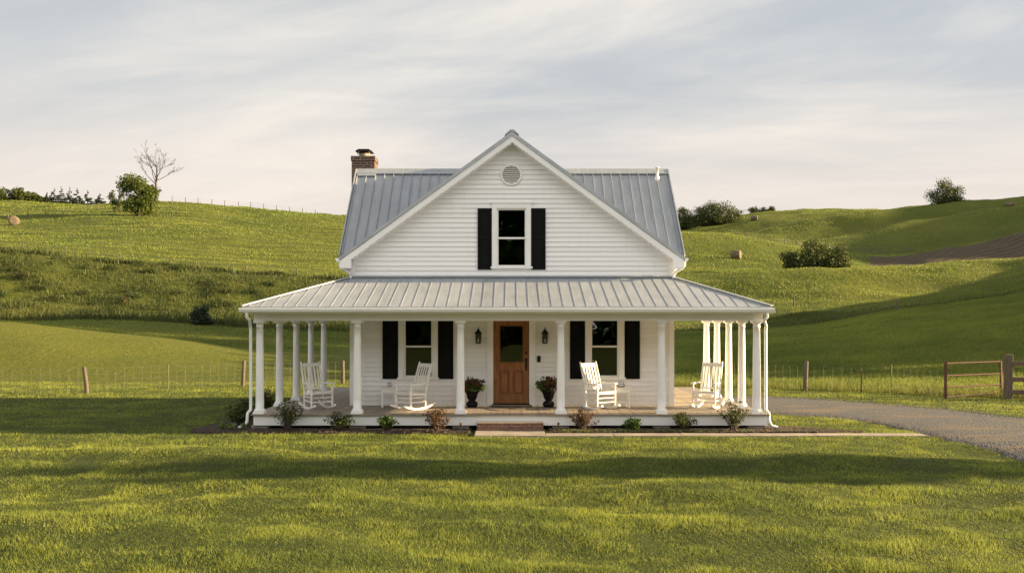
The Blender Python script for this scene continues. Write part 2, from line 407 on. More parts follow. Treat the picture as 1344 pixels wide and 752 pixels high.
RIGHT = [  # columns past the right edge are unseen, raised to shade these slopes
    (-300, None), (33, None), (37, None),
    (50, [466, 465, 463, 460, 457, 453, 448, 444, 438, 428, 375, 310, 270]),
    (70, [439, 438, 436, 433, 428.5, 423, 413.5, 407, 399, 387, 300, 235, 200]),
    (85, [438, 436, 433, 428.5, 425, 422, 416, 412, 405, 394, 300, 235, 200]),
    (112, [406, 404, 400, 394, 389, 387, 386, 384, 378, 366, 315, 278, 240]),
    (130, [365, 362, 359, 352.5, 350, 349, 350, 350, 347, 340, 312, 288, 255]),
    (150, [354, 353, 352, 352, 353, 353, 354, 354, 351, 344, 310, 275, 235]),
    (185, [304, 304, 306, 316, 325, 333, 338, 332, 322, 307, 252, 195, 108]),
    (200, [306, 307, 309, 318, 325, 332, 336, 334, 326, 312, 256, 198, 112]),
    (240, [312, 314, 316, 319, 318, 313.5, 300, 291, 283, 270.5, 228, 184, 108]),
    (256, [313, 314, 317, 320, 321, 319, 308, 301, 293, 280, 234, 188, 112]),
    (285, [313, 312, 309.5, 300, 290.5, 284, 274, 270, 265.5, 259, 214, 164, 82]),
    (297, [311, 310, 307, 299, 291, 285, 276, 272.5, 268, 262, 216, 167, 85]),
    (320, [306, 303, 295, 284.5, 279, 276, 275, 274, 270, 264, 230, 190, 130]),
    (332, [304, 301, 294, 285, 280, 277, 276, 275, 271, 265, 232, 195, 135]),
    (360, [297, 292, 286, 276.5, 275.2, 275.2, 276, 276, 273, 268, 245, 210, 150]),
    (430, [305, 302, 297, 288, 287, 287, 288, 288, 285, 280, 260, 230, 180]),
    (1100, [370] * 13)]
def smooth_interp(p, xs, ys):
    a = 0
    for d in (-34, -20, -8, 8, 20, 34): a = a + np.interp(p + d, xs, ys)
    return a / 6
def side_height(p, D, layers, xs):
    Dk = np.array([l[0] for l in layers], float); K = len(Dk)
    Z = np.stack([np.zeros_like(p) if l[1] is None else ZC - (smooth_interp(p, xs, l[1]) - HY) * l[0] / F for l in layers])
    h = np.diff(Dk)[:, None]; dl = np.diff(Z, axis=0) / h
    m = np.zeros_like(Z)
    w1 = 2 * h[1:] + h[:-1]; w2 = h[1:] + 2 * h[:-1]
    same = dl[:-1] * dl[1:] > 0
    with np.errstate(divide='ignore', invalid='ignore'):
        hm = (w1 + w2) / (w1 / dl[:-1] + w2 / dl[1:])
    m[1:-1] = np.where(same, hm, 0)
    k = np.clip(np.searchsorted(Dk, D, side='right') - 1, 0, K - 2); ar = np.arange(len(p))
    hh = (Dk[k + 1] - Dk[k]); t = np.clip((D - Dk[k]) / hh, 0, 1)
    z0, z1, m0, m1 = Z[k, ar], Z[k + 1, ar], m[k, ar], m[k + 1, ar]
    return (2*t**3-3*t**2+1)*z0 + (t**3-2*t**2+t)*hh*m0 + (-2*t**3+3*t**2)*z1 + (t**3-t**2)*hh*m1
def sstep(x): x = np.clip(x, 0, 1); return x * x * (3 - 2 * x)
_rs = np.random.RandomState(5)
_W = [(_rs.uniform(-1, 1), _rs.uniform(-1, 1), _rs.uniform(0, 6.28)) for _ in range(10)]
def waves(x, y, lam):
    s = 0
    for a, b, ph in _W:
        n = math.hypot(a, b) + 1e-6; l = lam * (.6 + .8 * abs(a))
        s = s + np.sin((a * x + b * y) / n * 6.283 / l + ph)
    return s / 10
_T = np.random.RandomState(3).rand(256, 256)
def vn(x, y, sc):
    xs, ys = np.asarray(x, float) / sc, np.asarray(y, float) / sc; xi, yi = np.floor(xs), np.floor(ys); fx, fy = sstep(xs - xi), sstep(ys - yi)
    a, b = xi.astype(int) & 255, yi.astype(int) & 255; a1, b1 = (a + 1) & 255, (b + 1) & 255
    return (_T[a, b] * (1 - fx) + _T[a1, b] * fx) * (1 - fy) + (_T[a, b1] * (1 - fx) + _T[a1, b1] * fx) * fy
def fbm(x, y, sc, o=3):
    t = 0; w_ = 0
    for i in range(o): t = t + vn(x + 17.3 * i, y - 9.1 * i, sc / 2 ** i) / 2 ** i; w_ += 1 / 2 ** i
    return t / w_
def H(x, y):
    x = np.atleast_1d(np.asarray(x, float)); y = np.atleast_1d(np.asarray(y, float))
    D = y; p = np.clip(672 + F * x / np.maximum(D, 14.0), -1150, 1900)
    wgt = sstep((p - 480) / 380)
    z = side_height(p, D, LEFT, LX) * (1 - wgt) + side_height(p, D, RIGHT, RX_) * wgt
    far = sstep((D - 40) / 60)
    z = z + far * (waves(x, y, 34) * .28 + waves(x + 31, y * 1.3, 13) * .10)
    near = sstep((D - 38) / 6) * (1 - far) 
    z = z + near * waves(x, y, 7) * .05
    z = z + far * (fbm(x, y, 11, 3) - .5) * (.7 + .004 * D) + sstep((D - 38) / 6) * (fbm(x, y * 2.2, 6, 3) - .5) * .35
    lawn = sstep((20.2 - D) / 2.0)
    z = z + lawn * ((fbm(x * .7, y * 1.25, 2.2, 3) - .5) * .26)
    z = z + lawn * (waves(x * .55, y * 1.5, 3.2) * .075 + waves(x * .7 + 9, y * 1.2, 1.2) * .03 + .10 * np.exp(-((D - 18.0) / 1.6) ** 2) * sstep((-x + 3) / 10))
    return z
def h1(x, y): return float(H(x, y)[0])
def ground_at(px, py, D0, D1):
    """where the sight line through a pixel meets the terrain, marching out between two distances"""
    Ds = np.linspace(D0, D1, 600); x = PX(px, Ds); z = H(x, Ds); row = HY - (z - ZC) * F / Ds
    i = np.argmax(row <= py) if (row <= py).any() else len(Ds) - 1
    D = Ds[i]; return (PX(px, D), D, float(z[i]))

rows = np.concatenate([np.arange(-260, 4, 4), np.arange(4, 22, .25), np.arange(22, 40, .5), np.arange(40, 130, .8), np.arange(130, 300, 1.3), np.arange(300, 440, 2.2), np.arange(440, 1101, 33)])
cols = np.linspace(-1, 1, 381)
cols = np.sign(cols) * (0.72 * np.abs(cols) + .28 * np.abs(cols) ** 3)
hw = 26 + 1.02 * np.maximum(rows, 0)
TX = cols[None, :] * hw[:, None]; TY = np.repeat(rows[:, None], len(cols), 1)
TZ = H(TX.ravel(), TY.ravel())
nr, nc = TX.shape; ii = np.arange(nr * nc).reshape(nr, nc)
quads = np.stack([ii[:-1, :-1], ii[:-1, 1:], ii[1:, 1:], ii[1:, :-1]], -1).reshape(-1, 4)
ground = fast_mesh('ground', np.stack([TX.ravel(), TY.ravel(), TZ], 1), quads, 'ground', smooth=True)
tag(ground, kind='structure')
def soil_mask(x, y):
    p = 672 + F * x / np.maximum(y, 14)
    edge = sstep((p - 1128) / 26)
    return edge * sstep((y - 146) / 5) * (1 - sstep((y - 181 - 2 * np.sin(x * .3)) / 3))
def row_wave(x, D): return np.sin(2 * math.pi * (D * .92 - x * .30 + 3 * waves(x, D, 45)) / 4.2)
ra = ground.data.attributes.new('rows', 'FLOAT', 'POINT')  # left crop rows, plus shade painted at the foot of each right ridge
_fx, _fy = TX.ravel(), TY.ravel()
_foot_shade = np.zeros(len(_fx))
for d0, d1 in ((86, 131), (150, 186), (200, 241), (254, 286), (297, 321)):
    _foot_shade = np.where((_fx > 8) & (_fy >= d0) & (_fy < d1), .75 * (1 - (_fy - d0) / (d1 - d0)) ** 1.3, _foot_shade)
ra.data.foreach_set('value', (_foot_shade + (.5 - .5 * row_wave(_fx, _fy)) * ((_fx < 0) & (_fy > 106) & (_fy < 225))).astype(np.float32))
sa = ground.data.attributes.new('soil', 'FLOAT', 'POINT')
sa.data.foreach_set('value', soil_mask(TX.ravel(), TY.ravel()).astype(np.float32))

def in_poly(x, y, poly):
    c = np.zeros(len(x), bool); j = len(poly) - 1
    for i in range(len(poly)):
        (xi, yi), (xj, yj) = poly[i], poly[j]
        c ^= ((yi > y) != (yj > y)) & (x < (xj - xi) * (y - yi) / (yj - yi + 1e-12) + xi); j = i
    return c

# gravel drive: a real sheet that follows the ground, bending round the right of the house
up = [(700, 519), (880, 519), (940, 519.5), (1005, 520.5), (1080, 524), (1153, 529.5), (1240, 537), (1344, 548), (1440, 560), (1600, 585), (1850, 640), (1980, 690)]
lo = [(700, 540), (880, 541), (940, 542), (1010, 544), (1080, 549), (1150, 557), (1200, 569.5), (1262, 585), (1344, 603), (1460, 634), (1560, 660), (1700, 730), (1780, 790)]
def dens(pl, n=60):
    q = np.array([GP(*a) for a in pl]); s = np.concatenate([[0], np.cumsum(np.hypot(*np.diff(q, axis=0).T))]); t = np.linspace(0, s[-1], n)
    return np.stack([np.interp(t, s, q[:, 0]), np.interp(t, s, q[:, 1])], 1)
U_, L_ = dens(up, 90), dens(lo, 90)
U_[:, 1] += np.array([.10 * math.sin(i * 1.7) + .06 * math.sin(i * .61) for i in range(90)])
L_[:, 1] += np.array([.09 * math.sin(i * 1.3 + 1) + .08 * math.sin(i * .47) + .07 * math.sin(i * 2.9) for i in range(90)])
DRIVE = [tuple(a) for a in U_] + [tuple(a) for a in L_[::-1]]
nt_ = 16
G = np.stack([U_ * (1 - t) + L_ * t for t in np.linspace(0, 1, nt_)], 0)
gx, gy = G[..., 0].ravel(), G[..., 1].ravel()
crown = np.repeat(np.sin(np.linspace(0, math.pi, nt_))[:, None], 90, 1).ravel() * .05
gi = np.arange(nt_ * 90).reshape(nt_, 90)
gq = np.stack([gi[:-1, :-1], gi[1:, :-1], gi[1:, 1:], gi[:-1, 1:]], -1).reshape(-1, 4)
crown[:90] -= .09; crown[-90:] -= .09          # the edges dive under the turf
tag(fast_mesh('driveway', np.stack([gx, gy, H(gx, gy) + .02 + crown], 1), gq, 'gravel', smooth=True), kind='structure')

# concrete walk in front of the house: jointed slabs with real gaps
WALK = [(-.86, 20.72), (9.55, 20.72), (9.55, 21.32), (-.86, 21.32)]
mb = MB(); xs = [-.86, .78, 2.35, 3.9, 5.45, 7.0, 8.3, 9.55]
for i, (a, b) in enumerate(zip(xs[:-1], xs[1:])):
    if i == 0: mb.box(a, b - .012, 20.72, 21.60, -.1, .045)
    else: mb.box(a, b - .012, 20.80, 21.28, -.1, .03)
tag(mb.build('path', 'concrete', bevel=.008), kind='structure')

# mulch beds
def bed_mesh(poly, n=140):
    xs = np.array([p[0] for p in poly]); ys = np.array([p[1] for p in poly])
    gx, gy = np.meshgrid(np.linspace(xs.min(), xs.max(), n), np.linspace(ys.min(), ys.max(), 30))
    inside = in_poly(gx.ravel(), gy.ravel(), poly).reshape(gx.shape)
    z = .015 + .03 * np.random.RandomState(2).rand(*gx.shape) + .02
    z = np.where(inside, z, -.05)
    return gx, gy, z, inside
BED_L = [(-6.0, 21.35), (-.95, 21.28), (-.95, 22.3), (-5.9, 22.3), (-5.9, 26.5), (-7.0, 26.4), (-7.35, 24.6), (-7.6, 23.0), (-7.75, 21.9), (-7.4, 21.4)]
BED_R = [(.88, 21.33), (7.2, 21.33), (8.35, 21.45), (7.6, 22.0), (6.7, 22.6), (5.9, 22.6), (5.9, 22.3), (.88, 22.3)]
mbv = []; mbf = []; base = 0
for poly in (BED_L, BED_R):
    gx, gy, z, ins = bed_mesh(poly)
    r, c = gx.shape; idx = np.arange(r * c).reshape(r, c) + base
    mbv.append(np.stack([gx.ravel(), gy.ravel(), z.ravel()], 1)); q = np.stack([idx[:-1, :-1], idx[:-1, 1:], idx[1:, 1:], idx[1:, :-1]], -1).reshape(-1, 4)
    mbf.append(q); base += r * c
tag(fast_mesh('flower_bed', np.concatenate(mbv), np.concatenate(mbf), 'mulch'), kind='structure')
PORCH = [(-6.3, 21.9), (6.25, 21.9), (6.25, 31.2), (-6.3, 31.2)]

# ------------------------------------------------------------------ grass
def blades(name, n, D0, D1, hfun, wfun, mat, seed, umax=.66, excl=(), keep=None, lean=.5, tone=None, side=0):
    rs = np.random.RandomState(seed)
    t = rs.rand(n)
    D = D0 * (D1 / D0) ** t
    x = rs.uniform(-1, 1, n) * (umax * D + side)
    ok = np.ones(n, bool)
    for e in excl: ok &= ~in_poly(x, D, e)
    if keep is not None: ok &= keep(x, D, rs)
    x, D = x[ok], D[ok]; n = len(x)
    z = H(x, D)
    hgt = hfun(x, D, rs); wd = wfun(x, D, rs)
    a = rs.uniform(0, 2 * math.pi, n); ca, sa_ = np.cos(a), np.sin(a)
    b = rs.uniform(0, 2 * math.pi, n); ln = hgt * lean * rs.rand(n)
    B = np.stack([x, D, z - .01], 1)
    side = np.stack([ca, sa_, np.zeros(n)], 1) * (wd / 2)[:, None]
    tip = B + np.stack([np.cos(b) * ln, np.sin(b) * ln, hgt], 1)
    V = np.stack([B - side, B + side, tip], 1).reshape(-1, 3)
    Fc = np.arange(3 * n).reshape(n, 3)
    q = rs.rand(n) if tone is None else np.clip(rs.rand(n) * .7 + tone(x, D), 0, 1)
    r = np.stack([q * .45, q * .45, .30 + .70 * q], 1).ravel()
    return tag(fast_mesh(name, V, Fc, mat, rnd=r), kind='stuff')
clump = lambda x, y: .5 + 1.5 * np.clip(fbm(x, y * 1.2, .55, 3) * 1.6 - .3, 0, 1) ** 1.6
WALK_IN = [(-.82, 20.84), (9.2, 20.86), (9.2, 21.26), (-.82, 21.26)]
DRIVE_IN = [tuple(u * .975 + l * .025) for u, l in zip(U_, L_)] + [tuple(u * .03 + l * .97) for u, l in zip(U_[::-1], L_[::-1])]
NEARX = (DRIVE_IN, WALK_IN, [(-.86, 21.2), (.78, 21.2), (.78, 22), (-.86, 22)], BED_L, BED_R, PORCH)
fence_y = lambda x: np.where(x < 0, 33.2 - .30 * (x + 16.5) * 0 + 0 * x + np.interp(x, [-30, -18, -15.2, -10.8, 0], [32.0, 32.6, 33.4, 36.8, 38]), np.interp(x, [0, 10, 11, 17, 22, 30], [37, 35.6, 34.8, 31.2, 30.4, 29.8]))
blades('lawn_grass', 1150000, 8.0, 39, lambda x, D, r: (.022 + .034 * r.rand(len(x)) ** 1.3) * clump(x, D) * (1 + .008 * D), lambda x, D, r: .0058 * (.5 + D / 16) * (.7 + .6 * r.rand(len(x))),
       'lawn', 1, umax=.62, excl=NEARX, keep=lambda x, D, r: (D < fence_y(x) + .2) & (r.rand(len(x)) < .30 + 1.5 * np.clip(fbm(x * .8 + 40, D * 1.5, .7, 4) - .25, 0, 1)), lean=1.1, side=4.5)
def notsoil(x, D, r): return soil_mask(x, D) < .5
def rows_mod(x, D): return 1.0
def ridge_shade(x, D):  # painted ridge shading in blade colour: dark foot, light crest
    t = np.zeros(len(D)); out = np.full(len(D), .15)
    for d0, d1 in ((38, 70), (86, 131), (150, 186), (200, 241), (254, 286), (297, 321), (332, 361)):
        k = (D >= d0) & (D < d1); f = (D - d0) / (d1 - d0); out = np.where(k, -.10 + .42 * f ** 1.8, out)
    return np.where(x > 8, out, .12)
def crop_rows(x, D, r):
    """the upper left field is sown in contour rows, the right hills are mown in broader ones"""
    left = (x < -5) & (D > 104) & (D < 225)
    f = row_wave(x, D)
    g = np.sin(2 * math.pi * (D * .8 + x * .5 + 4 * waves(x, D, 60)) / 5.5)
    return np.where(left, r.rand(len(x)) < .28 + .72 * (f > -.05), np.where(D > 100, r.rand(len(x)) < .62 + .38 * (g > 0), True))
MH = lambda x, D, r: (.05 + .0009 * D) * (.4 + r.rand(len(x))) * (.45 + 1.15 * np.clip(fbm(x * .22, D, 1.1 + D * .012, 3) * 1.7 - .35, 0, 1)) * np.where((x > 30) & (D > 190), .6, 1)
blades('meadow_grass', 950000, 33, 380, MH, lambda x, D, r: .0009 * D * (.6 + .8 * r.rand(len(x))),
       'meadow', 2, umax=.70, keep=lambda x, D, r: (D > fence_y(x)) & notsoil(x, D, r) & crop_rows(x, D, r) & ~((x < -17) & (D > 82) & (D < 101)), lean=.9, tone=ridge_shade)
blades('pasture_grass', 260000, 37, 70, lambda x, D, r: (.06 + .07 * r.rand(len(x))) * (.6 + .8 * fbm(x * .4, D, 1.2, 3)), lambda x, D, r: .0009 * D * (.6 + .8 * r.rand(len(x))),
       'meadow', 12, umax=.66, keep=lambda x, D, r: D > fence_y(x), lean=.9, tone=ridge_shade)
blades('bank_grass', 170000, 79, 104, lambda x, D, r: (.12 + .42 * r.rand(len(x)) ** 2) * (.35 + 1.2 * np.clip(.5 + 1.1 * waves(x, D * 1.4, 6), 0, 1)), lambda x, D, r: .05 + .06 * r.rand(len(x)),
       'bank', 3, umax=.72, keep=lambda x, D, r: (x < -12) , lean=.7)
blades('dip_grass', 40000, 78, 97, lambda x, D, r: (.2 + .5 * r.rand(len(x))) * (.5 + np.clip(.5 + waves(x, D, 8), 0, 1)), lambda x, D, r: .06 + .06 * r.rand(len(x)),
       'bank', 4, umax=.72, keep=lambda x, D, r: (x > 12) & (x < 60), lean=.7)
# seed-headed strip along the near fences, thick belt at the foot of the bank and along its top
blades('fence_grass', 90000, 30, 40, lambda x, D, r: (.18 + .42 * r.rand(len(x))) * (.5 + .7 * np.clip(.5 + waves(x, D, 2.4), 0, 1)), lambda x, D, r: .012 + .014 * r.rand(len(x)),
       'tall', 6, umax=.72, keep=lambda x, D, r: np.abs(D - fence_y(x) - .35 + .5 * (x > 0) * 0) < .55, lean=.6)
blades('hedge_grass', 60000, 77, 104, lambda x, D, r: .4 + .8 * r.rand(len(x)), lambda x, D, r: .08 + .07 * r.rand(len(x)),
       'bank', 7, umax=.72, keep=lambda x, D, r: (x < -12) & ((np.abs(D - 80.3) < .7) | ((np.abs(D - 100.5) < .8) & (waves(x, D, 12) > -.1))), lean=.5)
# loose stones on the drive
rs = np.random.RandomState(9)
n = 34000; sx, sy = rs.uniform(3, 17, n), rs.uniform(11, 34, n)
ok = in_poly(sx, sy, DRIVE); sx, sy = sx[ok], sy[ok]; n = len(sx)
ss = rs.uniform(.008, .026, n); sz = H(sx, sy) + .045
an = rs.uniform(0, 6.28, n); cor = []
for k in range(3): cor.append(np.stack([sx + ss * np.cos(an + k * 2.1), sy + ss * np.sin(an + k * 2.1), sz - .01], 1))
cor.append(np.stack([sx, sy, sz + ss * .9], 1))
V = np.stack(cor, 1).reshape(-1, 3); b4 = np.arange(n) * 4
Fc = np.concatenate([np.stack([b4, b4 + 1, b4 + 3], 1), np.stack([b4 + 1, b4 + 2, b4 + 3], 1), np.stack([b4 + 2, b4, b4 + 3], 1)])
tag(fast_mesh('gravel', V, Fc, 'gravelstone'), kind='stuff')

# ------------------------------------------------------------------ farmhouse
YF = 22.0; YW = 24.27; YB = 31.2; XW = 4.25; ZF = .40
house = thing('farmhouse', 'white clapboard farmhouse with grey standing seam metal roof and wraparound porch', 'house', (0, 24, 0))
ZAP, ZEV, XE, YE = 7.60, 4.31, 4.52, 23.87          # gable apex, eave height, eave half width, rake face
YR, ZR = 26.5, 7.0                                    # cross ridge
gs = (ZAP - ZEV) / XE
# openings (x0,x1,z0,z1) in the front wall
def opening(px0, px1, py0, py1): return (PX(px0, YW), PX(px1, YW), PZ(py1, YW), PZ(py0, YW))
OP_UP = opening(652, 691, 273.5, 350)
OP_L = opening(530, 568, 413, 495)
OP_R = opening(775, 812.5, 413, 495)
OP_D = opening(647.5, 694.5, 416, 531)
OP_D = (OP_D[0], OP_D[1], ZF, OP_D[3])
def siding(org, ax, nrm, z0, z1, xr, ops, pitch=.128):
    """lapped boards: each leans out at its lower edge and has an underside lip"""
    mb = MB(); org, ax, nrm = Vector(org), Vector(ax), Vector(nrm)
    def P(a, z, o): q = org + ax * a + nrm * o; return (q.x, q.y, z)
    nC = int(math.ceil((z1 - z0) / pitch))
    for i in range(nC):
        a, b = z0 + i * pitch, min(z1, z0 + (i + 1) * pitch)
        cuts = sorted({a, b} | {zz for o in ops for zz in o[2:] if a < zz < b})
        for s, e in zip(cuts[:-1], cuts[1:]):
            mid = (s + e) / 2; l0, r0 = xr(s); l1, r1 = xr(e)
            if r1 - l1 < .01 and r0 - l0 < .02: continue
            gaps = sorted([(o[0], o[1]) for o in ops if o[2] < mid < o[3]])
            segs = []; lft = None
            for g0, g1 in gaps: segs.append((lft, g0)); lft = g1
            segs.append((lft, None))
            for sa0, sa1 in segs:
                A0 = l0 if sa0 is None else sa0; A1 = l1 if sa0 is None else sa0
                B0 = r0 if sa1 is None else sa1; B1 = r1 if sa1 is None else sa1
                os_ = .026 * (1 - (s - a) / pitch) + .002; oe = .026 * (1 - (e - a) / pitch) + .002
                mb.add([P(A0, s, os_), P(B0, s, os_), P(B1, e, oe), P(A1, e, oe)], [(0, 1, 2, 3)])
                if s == a: mb.add([P(A0, s, 0), P(B0, s, 0), P(B0, s, os_), P(A0, s, os_)], [(0, 1, 2, 3)])
    return mb
ZT = ZEV + .02
def xr_front(z):
    m = XW if z < ZT else max(0, min(XW, (ZAP - .12 - z) / gs)); return (-m, m)
siding((0, YW, 0), (1, 0, 0), (0, -1, 0), ZF, ZAP - .15, xr_front, [OP_UP, OP_L, OP_R, OP_D]).build('front_wall', 'siding', house)
ym = lambda z: (YW + max(0, (z - ZEV - .3) / 1.02), YB - max(0, (z - ZEV - .3) / .57))
for sx in (-1, 1):
    siding((sx * XW, 0, 0), (0, 1, 0), (sx, 0, 0), ZF, 6.6, ym, []).build('side_wall', 'siding', house)
MB().box(-XW, XW, YB, YB + .05, ZF, ZEV).build('back_wall', 'siding', house)
MB().box(-XW + .06, XW - .06, YW + .14, YW + 4, ZF - .1, ZF - .06).box(-XW + .06, XW - .06, YW + 3.9, YW + 4, ZF, ZAP - 1).box(-XW + .06, XW - .06, YW + .14, YW + 4, 3.2, 3.3) \
    .build('interior', 'dark', house)
siding((0, YB - .3, 0), (1, 0, 0), (0, 1, 0), ZEV - .1, ZAP - .15, xr_front, []).build('back_wall', 'siding', house)
# corner boards, frieze
for sx in (-1, 1):
    MB().box(sx * XW - .07, sx * XW + .07, YW - .035, YW + .07, ZF, ZEV + .05).build('corner_board', 'white', house)

def casing(o, wd, head=True):
    x0, x1, z0, z1 = o; mb = MB(); y0, y1 = YW - .045, YW + .10
    mb.box(x0 - wd, x0, y0, y1, z0 - .0, z1); mb.box(x1, x1 + wd, y0, y1, z0 - .0, z1)
    mb.box(x0 - wd, x1 + wd, y0 - .003, y1, z1, z1 + wd * 1.0)
    if head: mb.box(x0 - wd - .05, x1 + wd + .05, y0 - .03, y1, z1 + wd, z1 + wd + .035)
    return mb
def window(o, wd, split):
    x0, x1, z0, z1 = o
    wnd = casing(o, wd).build('window', 'white', house)
    MB().box(x0 - wd - .03, x1 + wd + .03, YW - .085, YW + .1, z0 - .055, z0).build('sill', 'white', wnd)
    zm = z0 + (z1 - z0) * split; s = .045; mb = MB()
    for (a, b, yy) in ((zm - .02, z1, YW + .02), (z0, zm + .02, YW + .055)):
        mb.box(x0, x0 + s, yy, yy + .032, a, b); mb.box(x1 - s, x1, yy, yy + .032, a, b)
        mb.box(x0 + s, x1 - s, yy, yy + .032, a, a + s); mb.box(x0 + s, x1 - s, yy, yy + .032, b - s, b)
    mb.build('sash', 'white', wnd)
    MB().box(x0 + s, x1 - s, YW + .033, YW + .039, zm + s - .02, z1 - s).build('pane', 'glass', wnd)
    MB().box(x0 + s, x1 - s, YW + .068, YW + .074, z0 + s, zm + .02 - s).build('pane', 'glass', wnd)
    return wnd
window(OP_UP, .13, .49); window(OP_L, .14, .49); window(OP_R, .14, .49)
def shutter(px0, px1, py0, py1):
    x0, x1, z0, z1 = opening(px0, px1, py0, py1); y1 = YW - .022; y0 = y1 - .035; s = .055; mb = MB()
    mb.box(x0, x0 + s, y0, y1, z0, z1); mb.box(x1 - s, x1, y0, y1, z0, z1)
    zm = z0 + (z1 - z0) * .53
    for a, b in ((z0, z0 + .09), (zm - .04, zm + .04), (z1 - .08, z1)): mb.box(x0 + s, x1 - s, y0 + .002, y1, a, b)
    for a, b in ((z0 + .09, zm - .04), (zm + .04, z1 - .08)):
        mb.box(x0 + s, x1 - s, y0 + .02, y1, a, b); mb.box(x0 + s + .03, x1 - s - .03, y0 + .008, y1 - .002, a + .04, b - .04)
    mb.build('shutter', 'black', house)
for a in ((627, 645.5, 274, 354), (697, 716, 274, 354), (502.5, 522.5, 413, 497), (575, 595, 413, 497), (748, 767.5, 413, 497), (819.5, 839.5, 413, 497)): shutter(*a)

# front door
x0, x1, z0, z1 = OP_D
casing((x0, x1, ZF, z1), .17, False).build('door_casing', 'white', house)
dx0, dx1 = x0 + .012, x1 - .012; yd = YW + .03
gx0, gx1, gz0, gz1 = PX(655.5, YW), PX(687, YW), PZ(476, YW), PZ(427, YW)
mb = MB(); zb = ZF + .05
mb.box(dx0, gx0, yd, yd + .05, zb, z1 - .005); mb.box(gx1, dx1, yd, yd + .05, zb, z1 - .005)
mb.box(gx0, gx1, yd + .001, yd + .05, gz1, z1 - .006); pz1 = PZ(486, YW); pz0 = PZ(517, YW)
mb.box(gx0, gx1, yd + .001, yd + .05, pz1, gz0); mb.box(gx0, gx1, yd + .001, yd + .05, zb + .001, pz0)
xm = (gx0 + gx1) / 2; mb.box(xm - .05, xm + .05, yd + .001, yd + .05, pz0, pz1)
for a, b in ((gx0, xm - .05), (xm + .05, gx1)):
    mb.box(a, b, yd + .034, yd + .05, pz0, pz1); mb.box(a + .05, b - .05, yd + .012, yd + .04, pz0 + .055, pz1 - .055)
door = mb.build('front_door', 'wood_door', house)
for a, b in ((gx0, xm - .05), (xm + .05, gx1)):
    mb = MB(); q = .022
    mb.box(a, a + q, yd - .008, yd + .03, pz0, pz1).box(b - q, b, yd - .008, yd + .03, pz0, pz1).box(a + q, b - q, yd - .008, yd + .03, pz0, pz0 + q).box(a + q, b - q, yd - .008, yd + .03, pz1 - q, pz1)
    mb.build('panel_moulding', 'mould', door)
mb = MB(); s = .022
mb.box(gx0, gx0 + s, yd - .01, yd + .02, gz0, gz1); mb.box(gx1 - s, gx1, yd - .01, yd + .02, gz0, gz1)
mb.box(gx0 + s, gx1 - s, yd - .01, yd + .02, gz0, gz0 + s); mb.box(gx0 + s, gx1 - s, yd - .01, yd + .02, gz1 - s, gz1)
mb.build('glazing_bead', 'mould', door)
MB().box(gx0 + s, gx1 - s, yd + .022, yd + .03, gz0 + s, gz1 - s).build('pane', 'glass', door)
hx = PX(690.5, YW)
MB().lathe([(.001, 0), (.034, .004), (.034, .014), (.022, .022), (.001, .024)], 12, (hx, yd, PZ(463, YW)), 'y').build('deadbolt', 'iron', door)
MB().lathe([(.012, 0), (.03, .005), (.014, .02), (.014, .04), (.036, .055), (.036, .075), (.002, .085)], 12, (hx, yd, PZ(472, YW)), 'y') \
    .box(hx - .022, hx + .022, yd - .012, yd + .001, PZ(486, YW), PZ(474, YW)).build('handle', 'iron', door)
MB().box(x0 - .02, x1 + .02, YW - .06, YW + .1, ZF, ZF + .045).build('threshold', 'iron', house)
MB().box(PX(705, YW), PX(709.5, YW), YW - .05, YW - .018, PZ(475, YW), PZ(467, YW)).build('doorbell', 'iron', house)

def lantern(px):
    cx = PX(px, YW); zt, zb = PZ(429, YW), PZ(451, YW); y = YW - .16; mb = MB()
    mb.box(cx - .045, cx + .045, YW - .035, YW - .01, zb + .12, zb + .32)
    mb.tube([(cx, YW - .03, zb + .28), (cx, y + .04, zb + .33), (cx, y, zt - .03)], .011, 6)
    top = zt - .13
    mb.lathe([(.02, 0), (.035, .02), (.012, .035), (.012, .06), (.004, .10)], 8, (cx, y, top + .04))
    mb.lathe([(.100, -.02), (.095, .0), (.05, .06), (.028, .08), (.028, .09)], 6, (cx, y, top - .03), smooth=False)
    mb.lathe([(.03, 0), (.07, .008), (.07, .03)], 6, (cx, y, zb), smooth=False)
    for k in range(6):
        t = k * math.pi / 3; mb.bar((cx + .063 * math.cos(t), y + .063 * math.sin(t), zb + .02), (cx + .085 * math.cos(t), y + .085 * math.sin(t), top - .045), .011, .011)
    o = mb.build('wall_lantern', 'iron', house)
    MB().lathe([(.055, .02), (.074, top - .05 - zb)], 6, (cx, y, zb), smooth=False).build('lantern_glass', 'glass', o)
    MB().lathe([(.012, 0.02), (.012, .13), (.002, .15)], 8, (cx, y, zb)).build('candle', 'pvc', o)
lantern(628); lantern(715)

# gable vent
vx, vz = PX(671, YW), PZ(230, YW); mb = MB(); ro, ri = .29, .235
n = 40; ring = []
for k in range(n):
    t = 2 * math.pi * k / n
    for r_, yy in ((ro, YW - .02), (ro, YW - .05), (ri, YW - .06), (ri, YW + .03)): ring.append((vx + r_ * math.cos(t), yy, vz + r_ * math.sin(t)))
mb.add(ring, [(k * 4 + j, ((k + 1) % n) * 4 + j, ((k + 1) % n) * 4 + j + 1, k * 4 + j + 1) for k in range(n) for j in range(3)], True)
gv = mb.build('gable_vent', 'white', house); mb = MB()
for k in range(9):
    zz = -.2 + k * .05; hwid = math.sqrt(max(0, ri ** 2 - (zz + .0) ** 2)) * .99
    mb.bar((vx - hwid, YW - .035, vz + zz), (vx + hwid, YW - .035, vz + zz), .010, .042, (0, -.75, .66))
mb.build('louver', 'white', gv)
MB().lathe([(.24, -.0), (.24, .004)], 24, (vx, YW - .024, vz), 'y').build('backing', 'dark', gv)

